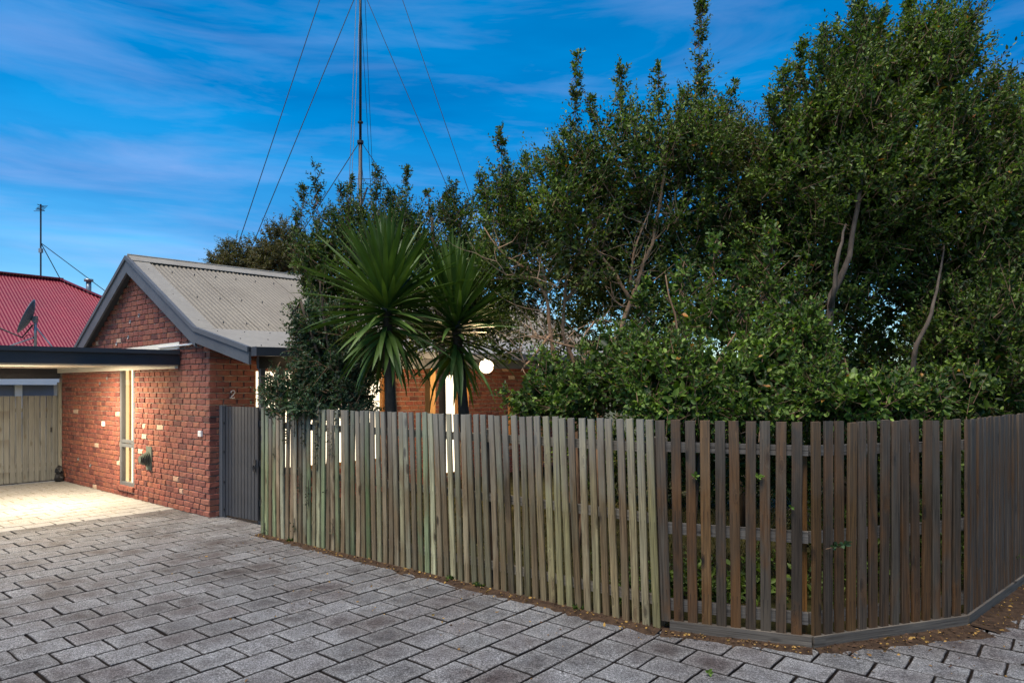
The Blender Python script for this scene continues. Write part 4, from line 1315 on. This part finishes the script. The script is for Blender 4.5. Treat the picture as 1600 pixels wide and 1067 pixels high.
# middle tree with bare branches
rt = gp(928, 8.0)
Y = 8.0
bl_ = [([rt, at(940, 600, Y), at(955, 550, Y), at(985, 470, Y), at(1018, 380, Y), at(1036, 290, Y), at(1046, 215, Y)], .046, .010),
       ([at(985, 470, Y), at(960, 425, Y), at(925, 380, Y), at(935, 330, Y + .1)], .024, .008),
       ([at(985, 455, Y), at(990, 395, Y - .1), at(1010, 340, Y - .1)], .018, .008),
       ([gp(872, 7.9), at(868, 580, 7.9), at(858, 500, 7.9), at(852, 435, 7.9), at(838, 385, 7.9)], .036, .008),
       ([at(862, 520, 7.9), at(835, 555, 7.8), at(815, 580, 7.7)], .02, .01),
       ([at(856, 470, 7.9), at(830, 425, 7.9), at(790, 402, 7.8), at(756, 355, 7.8)], .02, .006),
       ([at(854, 445, 7.9), at(820, 432, 7.9), at(790, 430, 7.8)], .013, .005),
       ([gp(905, 8.2), at(900, 580, 8.2), at(880, 520, 8.2), at(885, 440, 8.2), at(905, 390, 8.1), at(940, 330, 8.1), at(965, 280, 8.1)], .03, .007),
       ([at(885, 470, 8.2), at(930, 405, 8.2), at(922, 395, 8.2)], .022, .012),
       ([gp(890, 7.7), at(895, 610, 7.7), at(915, 575, 7.7), at(910, 530, 7.7), at(930, 500, 7.7)], .022, .006),
       ([at(940, 560, Y), at(900, 545, 7.8), at(830, 525, 7.7)], .018, .006),
       ([at(1018, 380, Y), at(1045, 352, Y), at(1062, 343, Y)], .012, .004),
       ([at(975, 480, Y), at(960, 470, Y), at(948, 415, Y)], .012, .005)]
mt = tree('bare_branched_tree', 'tall tree with bare pinkish branches below leafy upright tips beside the lamp', 'tree', rt,
     [E(880, 320, 8.2, 105, 72, .7), E(800, 330, 8.2, 58, 75, .5), E(985, 250, 8.2, 100, 84, .7), E(1080, 230, 8.3, 75, 80, .6), E(905, 262, 8.2, 60, 52, .5), E(1060, 340, 8.4, 90, 90, .6), E(960, 360, 8.8, 110, 60, .4, .7)],
     3000, 16, .062, .23, .36, MT['leaf_mid'], 41, bl_, 'bark_mid',
     spires=[SPI(784, 290, 783, 196, 8.2, .17, 36), SPI(762, 330, 745, 262, 8.2, .15, 22), SPI(822, 290, 826, 236, 8.2, .14, 20), SPI(893, 230, 905, 82, 8.2, .16, 52), SPI(968, 200, 972, 98, 8.2, .2, 44), SPI(1028, 190, 1030, 104, 8.2, .15, 32),
             SPI(1092, 230, 1096, 108, 8.3, .24, 60), SPI(1094, 150, 1097, -14, 8.3, .19, 70), SPI(1130, 200, 1148, 128, 8.3, .16, 28), SPI(1060, 190, 1072, 140, 8.3, .14, 20), SPI(930, 210, 925, 150, 8.2, .13, 20)], inner=.35)
# thin dead twigs inside
tw = MB()
rr_ = random.Random(77)
for i in range(130):
    pts_, r0_, r1_ = rr_.choice(bl_)
    kseg = rr_.randrange(max(0, len(pts_) - 4), len(pts_) - 1)
    p0 = Vector(pts_[kseg]).lerp(Vector(pts_[kseg + 1]), rr_.random())
    if p0.z < 2.0: continue
    for q in range(rr_.choice((1, 1, 2))):
        d_ = Vector((rr_.uniform(-1, 1), rr_.uniform(-.6, .4), rr_.uniform(-.15, 1))).normalized()
        L_ = rr_.uniform(.22, .75); P_ = [p0.copy()]
        for k in range(5):
            d_ = (d_ + Vector((rr_.uniform(-.38, .38), rr_.uniform(-.25, .25), rr_.uniform(-.28, .34)))).normalized()
            P_.append(P_[-1] + d_ * L_ / 5)
        r_ = rr_.uniform(.0035, .0075)
        tw.tube([p - rt for p in P_], [r_ * (1 - .16 * k) for k in range(6)], 4)
        p0 = P_[2]
tw.build('twigs', MT['bark_pale'], mt)['kind'] = 'stuff'
# loose inner leaves behind the bare branches, warmed by the lamp
rng_seed = 43
crown('inner_leaves', [E(860, 415, 9.0, 140, 85, .45), E(980, 450, 8.9, 115, 110, .5), E(930, 430, 9.6, 100, 80, .5), E(800, 450, 8.9, 60, 70, .3), E(880, 400, 7.9, 140, 80, .25, .5), E(880, 520, 8.6, 70, 50, .35, .6), E(790, 530, 8.4, 40, 40, .3, .5), E(1040, 470, 8.3, 80, 110, .4)], 2600, 13, .062, .22, .3, MT['leaf_brown'], 43, mt, rt, rmin=.2, inner=.25, sparse=.7)

# tree to the right of it, browner and further back
rt = gp(1165, 9.0)
tree('garden_tree', 'olive brown tree filling the gap behind the two tall trees', 'tree', rt,
     [E(1160, 320, 9.0, 95, 120, .7), E(1140, 420, 8.8, 100, 120, .6), E(1190, 250, 9.0, 60, 60, .5), E(1130, 215, 9.0, 45, 50, .4)], 1700, 17, .068, .19, .4, MT['leaf_brown'], 51,
     [([rt, at(1165, 480, 9), at(1172, 340, 9), at(1168, 240, 9)], .07, .02)], 'bark_dark')
# big evergreen on the right
rt = gp(1330, 8.2)
Y = 7.7
big_l = [([rt, at(1292, 540, 7.4), at(1300, 460, 7.3), at(1328, 400, 7.3), at(1345, 290, 7.4), at(1348, 180, 7.6)], .052, .014),
         ([at(1298, 480, 7.3), at(1312, 390, 7.2), at(1322, 350, 7.3)], .028, .010),
         ([gp(1440, 7.6), at(1425, 610, 7.3), at(1432, 540, 7.2), at(1456, 490, 7.2), at(1468, 440, 7.3), at(1476, 380, 7.5)], .036, .008),
         ([at(1430, 640, 7.2), at(1447, 590, 7.2)], .03, .02),
         ([gp(1375, 7.4), at(1320, 660, 6.9), at(1345, 615, 6.9), at(1360, 600, 6.9)], .022, .008)]
tree('evergreen_tree', 'huge dense green tree towering over the fence corner', 'tree', rt,
     [E(1340, 280, 8.0, 150, 160, 1.1), E(1420, 200, 8.1, 150, 150, 1.0), E(1300, 190, 8.0, 95, 110, .8), E(1500, 330, 8.0, 150, 190, 1.0), E(1235, 390, 8.3, 100, 140, .8), E(1400, 470, 8.8, 160, 130, .5, .7),
      E(1290, 570, 8.3, 110, 80, .5, .6), E(1520, 540, 7.5, 100, 110, .7), E(1370, 400, 8.1, 130, 90, .6, .6), E(1310, 450, 7.9, 60, 70, .4, .5), E(1340, 95, 8.0, 60, 75, .6), E(1450, 95, 8.1, 75, 75, .7), E(1225, 260, 7.9, 50, 80, .5)],
     10500, 18, .064, .24, .40, MT['leaf_mid'], 61, big_l, 'bark_grey',
     spires=[SPI(1250, 150, 1252, 68, 7.9, .2, 36), SPI(1283, 120, 1290, 44, 7.9, .2, 36), SPI(1340, 60, 1345, -6, 8.0, .22, 40), SPI(1372, 60, 1378, 20, 8, .18, 26), SPI(1425, 60, 1420, 8, 8.0, .2, 34), SPI(1462, 60, 1470, -8, 8.0, .22, 40), SPI(1500, 110, 1512, 55, 8.0, .2, 34), SPI(1210, 200, 1205, 150, 7.8, .16, 24), SPI(1225, 170, 1228, 104, 7.8, .16, 28)])
rt = gp(1610, 8.6)
tree('evergreen_tree', 'loose green tree at the right edge beside the huge tree', 'tree', rt,
     [E(1580, 300, 8.4, 95, 150, .8), E(1640, 420, 8.2, 130, 200, 1.0), E(1690, 260, 8.6, 120, 160, 1.0), E(1560, 430, 8.0, 90, 120, .7), E(1570, 560, 7.9, 100, 95, .6)], 4200, 18, .064, .24, .40, MT['leaf_mid'], 62,
     [([rt, at(1610, 450, 8.6), at(1600, 300, 8.5), at(1590, 200, 8.4)], .08, .02)], 'bark_dark',
     spires=[SPI(1545, 180, 1548, 112, 8.2, .18, 28), SPI(1572, 190, 1580, 106, 8.3, .17, 32), SPI(1600, 190, 1604, 120, 8.3, .2, 30), SPI(1640, 180, 1650, 90, 8.4, .2, 30)])
# bright front shrubs behind the fence
rt = gp(900, 6.75)
tree('hedge_shrub', 'green leafy shrub just over the fence below the bare branches', 'shrub', rt,
     [E(900, 612, 6.8, 72, 46, .4), E(965, 580, 6.7, 74, 70, .42), E(830, 625, 7.0, 40, 34, .3, .8), E(850, 590, 7.1, 36, 40, .3, .6)], 1150, 14, .066, .28, .32, MT['leaf_bright'], 71,
     [([rt, at(905, 640, 6.8), at(915, 560, 6.8)], .02, .006), ([rt, at(930, 620, 6.8), at(968, 560, 6.7)], .02, .006)], 'bark', up=.4, rmin=.4)
rt = gp(1080, 6.35)
tree('hedge_shrub', 'fresh green leafy shrub rising behind the open part of the fence', 'shrub', rt,
     [E(1035, 590, 6.4, 92, 62, .42), E(1130, 598, 6.3, 90, 60, .42), E(1060, 630, 6.1, 90, 40, .28), E(1125, 500, 6.9, 86, 64, .4, .35), E(1195, 580, 6.4, 76, 72, .4), E(1170, 640, 6.0, 60, 34, .28)], 1950, 14, .068, .28, .36, MT['leaf_bright'], 72,
     [([rt, at(1090, 600, 6.4), at(1060, 520, 6.4), at(1040, 430, 6.5)], .022, .006), ([rt, at(1100, 600, 6.4), at(1150, 520, 6.4)], .02, .006)], 'bark', up=.5, rmin=.4,
     spires=[SPI(1190, 500, 1215, 340, 6.7, .22, 40), SPI(1160, 520, 1150, 385, 6.6, .2, 34), SPI(1110, 500, 1120, 370, 6.6, .18, 30), SPI(1060, 500, 1070, 405, 6.5, .2, 30), SPI(1010, 540, 1005, 440, 6.4, .2, 26), SPI(1225, 560, 1245, 420, 6.5, .2, 30)])
rt = gp(1330, 6.2)
tree('hedge_shrub', 'dark green shrub behind the fence corner under the huge tree', 'shrub', rt,
     [E(1260, 610, 6.2, 70, 60, .32), E(1340, 620, 6.0, 84, 46, .3), E(1420, 630, 6.2, 74, 40, .3), E(1250, 530, 6.5, 60, 70, .35)], 1250, 14, .067, .28, .34, MT['leaf_bright'], 73,
     [([rt, at(1335, 620, 6.1), at(1320, 560, 6.2)], .02, .006)], 'bark', up=.4, rmin=.4)
rt = gp(1520, 7.2)
tree('hedge_shrub', 'dark green shrub over the receding fence at the right edge', 'shrub', rt,
     [E(1500, 610, 7.0, 70, 50, .35), E(1580, 590, 7.6, 80, 60, .4), E(1650, 580, 8.2, 80, 70, .4)], 750, 13, .075, .26, .28, MT['leaf_mid'], 74,
     [([rt, at(1520, 620, 7.1), at(1530, 560, 7.1)], .02, .006)], 'bark', up=.4, rmin=.4)
rt = Vector((5.6, 11.2, 0))
tree('back_hedge', 'dark hedge far back in the garden seen through the open pickets', 'hedge', rt,
     [((3.2, 10.8, .75), (1.7, .45, .95)), ((6.2, 11.2, 1.5), (2.6, .6, 1.7)), ((8.8, 11.6, 1.6), (2.4, .6, 1.8)), ((4.6, 11.0, 1.6), (1.4, .5, 1.3)), ((1.6, 11.4, .7), (1.0, .4, .8))], 4200, 14, .075, .26, .35, MT['leaf_dark'], 79,
     [([rt, rt + Vector((0, 0, 1.6))], .05, .02)], 'bark_dark', up=.5, rmin=.3, sparse=.75, inner=.8)
# low dark undergrowth inside the fence so the gaps read dark
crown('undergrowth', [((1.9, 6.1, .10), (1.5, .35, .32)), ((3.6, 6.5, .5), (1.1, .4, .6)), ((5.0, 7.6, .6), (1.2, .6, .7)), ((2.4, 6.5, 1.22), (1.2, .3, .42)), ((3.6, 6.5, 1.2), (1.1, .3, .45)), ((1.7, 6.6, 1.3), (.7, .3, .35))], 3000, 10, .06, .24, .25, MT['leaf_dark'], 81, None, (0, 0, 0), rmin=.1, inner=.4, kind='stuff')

# ------------------------------------------------------------------ yuccas
def yucca_leaf(L, W, droop, k):
    mb = MB(); n = 6
    for j in range(n + 1):
        f = j / n
        x = L * f * (1 - .12 * droop * f)
        z = -droop * L * .42 * f ** 2.2
        wd = W * (.55 + .45 * min(1, f * 3)) * (1 - f ** 3.0) * .5 + .0006
        mb.v += [(x, -wd, z + wd * .45), (x, 0, z - wd*.1), (x, wd, z + wd * .45)]
    for j in range(n):
        for i in range(2): mb.f.append((3*j+i, 3*(j+1)+i, 3*(j+1)+i+1, 3*j+i+1))
    return mb.mesh('leaf', MT['yucca_leaf'], True, False)
YL = [yucca_leaf(1.0, .064, dr, i) for i, dr in enumerate((.02, .1, .22, .5, .95))]
def yucca(label, base, head, n, lmax, seed, tilt=(0, 0)):
    y = thing('yucca', label, 'yucca', base, 0, 'yuccas behind the fence')
    r = random.Random(seed)
    hb = Vector(head) - Vector(base)
    mb = MB(); m = 9
    pts = [Vector((hb.x * (i/m)**1.2, hb.y * i/m, hb.z * i/m)) for i in range(m + 1)]
    mb.tube(pts, [.075 - .02*(i/m) + .006*(i % 2) for i in range(m + 1)], 9); mb.build('trunk', MT['bark_dark'], y, smooth=True)
    for i in range(n):
        f = i / (n - 1)                        # 0: youngest, upright; 1: oldest, drooping
        az = i * 2.39996 + r.uniform(-.25, .25)
        el = 89 - 132 * f ** 1.3 + r.uniform(-13, 13)
        L = lmax * (.72 + .4 * min(1, f * 3)) * r.uniform(.70, 1.10)
        if f > .5: L *= 1 - .34 * (f - .5) / .5
        k = 0 if f < .25 else (1 if f < .5 else (2 if f < .75 else 3))
        if r.random() < .22: k = min(4, k + 1)
        o = bpy.data.objects.new('leaf', YL[k])
        zoff = .16 - .42 * f - .22 * max(0, f - .72) / .28
        p = hb + Vector((.02 * math.cos(az), .02 * math.sin(az), zoff))
        o.location = p
        o.rotation_euler = (R(r.uniform(-25, 25)), R(-el), az)
        o.rotation_mode = 'XYZ'
        o.scale = (L, 1, L)
        link(o, y)
yucca('tall yucca with a big round head of sword leaves above the pale window', gp(618, 7.9), at(604, 470, 7.9), 280, 1.06, 3)
yucca('leaning yucca with thinner drooping sword leaves left of the glowing lamp', gp(738, 8.3), at(712, 500, 8.3), 190, 1.04, 5)

# ------------------------------------------------------------------ creeper, sprigs, litter
cr_ = MB(); rngc = random.Random(12)
creep = thing('creeper', 'dry brown green creeper threading down the green picket fence', 'creeper', tuple(F0 + DN*.9))
P_, D_, L_ = [], [], []
for (u, v0, v1, n_) in ((450, 655, 690, 16), (462, 660, 680, 8), (478, 655, 698, 22), (498, 660, 735, 44), (521, 670, 715, 20), (484, 755, 790, 22), (470, 735, 770, 12), (512, 765, 770, 4), (462, 815, 830, 8), (522, 815, 835, 8), (430, 705, 715, 3), (452, 680, 690, 6), (500, 640, 668, 14), (530, 640, 668, 12), (416, 822, 838, 8)):
    k = (u - 800) / 1067
    f = (F0.x - k * F0.y) / (k * D.y - D.x)
    p = F0 + D * f
    stem = []
    for i in range(n_):
        vv = v0 + (v1 - v0) * (i + rngc.random()) / n_
        q = Vector((p.x, p.y, 1.9 + (605 - vv) / 1067 * p.y)) + NRM * rngc.uniform(.015, .05) + DN * rngc.uniform(-.035, .035)
        P_.append(tuple(q)); dd = Vector((rngc.uniform(-1, 1), rngc.uniform(-1, 1), rngc.uniform(-1, .4))) + NRM * .4; D_.append(tuple(dd.normalized())); L_.append(rngc.uniform(.022, .045))
    za = 1.9 + (605 - v0 + 6) / 1067 * p.y; zb = 1.9 + (605 - v1) / 1067 * p.y
    cr_.tube([Vector((p.x, p.y, za)) + NRM*.02 - creep.location, Vector((p.x, p.y, (za+zb)/2)) + NRM*.03 + DN*.015 - creep.location, Vector((p.x, p.y, zb)) + NRM*.02 - creep.location], .004, 4)
cr_.build('stem', MT['bark_dark'], creep)
V, Q = leaf_arrays(np.array(P_) - np.array(creep.location), np.array(D_), np.array(L_), .33, np.random.default_rng(4))
link(bpy.data.objects.new('leaves', np_mesh('leaves', V, Q, MT['vine'])), creep)['kind'] = 'stuff'

def sprig(label, p, n_, ll, seed, stem_dir, mat='leaf_bright'):
    s_ = thing('leaf_sprig', label, 'sprig', p, 0, 'sprigs at the fence')
    r = random.Random(seed)
    mb = MB(); mb.tube([(0, 0, 0), tuple(Vector(stem_dir)*.5), stem_dir], [.003, .002, .0015], 4); mb.build('stem', MT['bark'], s_)
    Lf = []
    for i in range(n_):
        f = .25 + .75 * (i + 1) / n_
        a = i * 2.4
        dv = Vector((math.cos(a), -.55, .5 + .7*math.sin(a))).normalized()
        V, Q = leaf_arrays(np.array([tuple(Vector(stem_dir)*f)]), np.array([tuple(dv)]), np.array([ll * r.uniform(.7, 1.15)]), .3, np.random.default_rng(seed + i))
        link(bpy.data.objects.new('leaf', np_mesh('leaf', V, Q, MT[mat])), s_)
k12 = (F2 - F1).normalized(); n12 = Vector((k12.y, -k12.x, 0))
def on12(u, v, out=.02):
    k = (u - 800) / 1067; dd = F2 - F1
    f = (F1.x - k * F1.y) / (k * dd.y - dd.x); p = F1 + dd * f + n12 * out
    return Vector((p.x, p.y, 1.9 + (605 - v) / 1067 * p.y))
sprig('bright green sprig poking between the first open dark pickets', on12(1082, 748), 7, .042, 1, (.02, -.03, .03))
sprig('bright green sprig on the dark picket with the round knot', on12(1184, 748), 6, .045, 2, (.0, -.03, .02))
sprig('single small green sprig low on the pickets beside the corner post', on12(1233, 796), 3, .04, 3, (.01, -.02, .02))
k23 = (F3 - F2).normalized()
sprig('dull green sprig hanging off the pickets right of the corner', F2 + k23*.11 + Vector((k23.y, -k23.x, 0))*.02 + Vector((0, 0, .72)), 22, .045, 4, (.13, -.05, .05), 'leaf_blue')
sprig('tiny bright green seedling growing between the pavers in front', Vector((1.30, 4.51, 0.002)), 5, .035, 5, (.0, .0, .02))

# leaf litter along the fence and over the pavers
rng = np.random.default_rng(9)
LP_ = []
for a, b, nn_, wdt in ((F0, F1, 560, .13), (F1, F2, 170, .12), (F2, F3, 260, .22), (F3, F4, 320, .33)):
    d = b - a; nm = Vector((d.y, -d.x, 0)).normalized()
    for i in range(nn_):
        p = a + d * rng.random() + nm * (0.02 + abs(rng.normal()) * wdt * .6)
        LP_.append((p.x, p.y, .014 + .012 * rng.random()))
for i in range(170):
    f = rng.random(); p = F0.lerp(F1, f) + NRM * (abs(rng.normal()) * .9)
    LP_.append((p.x, p.y, .004))
for i in range(60):
    p = F2.lerp(F3, rng.random()*1.6) + Vector((.4, -1, 0)) * (rng.random() * .8)
    LP_.append((p.x, p.y, .004))
LP_ = np.array(LP_)
dl = rng.normal(size=(len(LP_), 3)); dl[:, 2] = rng.uniform(-.1, .35, len(LP_)); dl = unit(dl)
V, Q = leaf_arrays(LP_, dl, rng.uniform(.010, .038, len(LP_)) * rng.uniform(.5, 1.1, len(LP_)), .30, rng, .12)
lt = link(bpy.data.objects.new('fallen_leaves', np_mesh('fallen_leaves', V, Q, MT['dead_leaf'])))
lt['kind'] = 'stuff'
# grass on the lawn
gn = 9000
gx = rng.uniform(-2.5, 4.0, gn); gy = rng.uniform(6.2, 11.5, gn)
keep = np.array([in_garden(Vector((x, y, 0)), .35) for x, y in zip(gx, gy)])
gx, gy = gx[keep], gy[keep]
P3 = np.stack([gx, gy, np.full(len(gx), .01)], 1); dg_ = rng.normal(size=(len(gx), 3)) * .4; dg_[:, 2] = 1
V, Q = leaf_arrays(P3, unit(dg_), rng.uniform(.04, .10, len(gx)), .06, rng, .1)
link(bpy.data.objects.new('grass', np_mesh('grass', V, Q, MT['grass'])))['kind'] = 'stuff'
# tufts of weed at the fence foot
for i, (f, n_, lab) in enumerate(((.12, 10, 'little weed at the fence foot nearest the gate'), (.60, 16, 'weed tuft at the foot of the green fence near its middle'), (.665, 14, 'weed tuft beside the fallen leaves at the green fence foot'), (.86, 9, 'small weed at the green fence foot before the dark pickets'))):
    p = F0 + D * f + NRM * .05
    t_ = thing('weed', lab, 'weed', (p.x, p.y, .01), 0, 'weeds at the fence foot')
    P3 = np.tile([[0., 0., 0.]], (n_ * 3, 1)) + rng.normal(size=(n_ * 3, 3)) * [.035, .03, .006]
    dg_ = rng.normal(size=(n_ * 3, 3)); dg_[:, 2] = np.abs(dg_[:, 2]) + .4
    V, Q = leaf_arrays(np.abs(P3) * [1, 1, 1], unit(dg_), rng.uniform(.025, .06, n_ * 3), .22, rng, .1)
    link(bpy.data.objects.new('foliage', np_mesh('foliage', V, Q, MT['leaf_dark'])), t_)
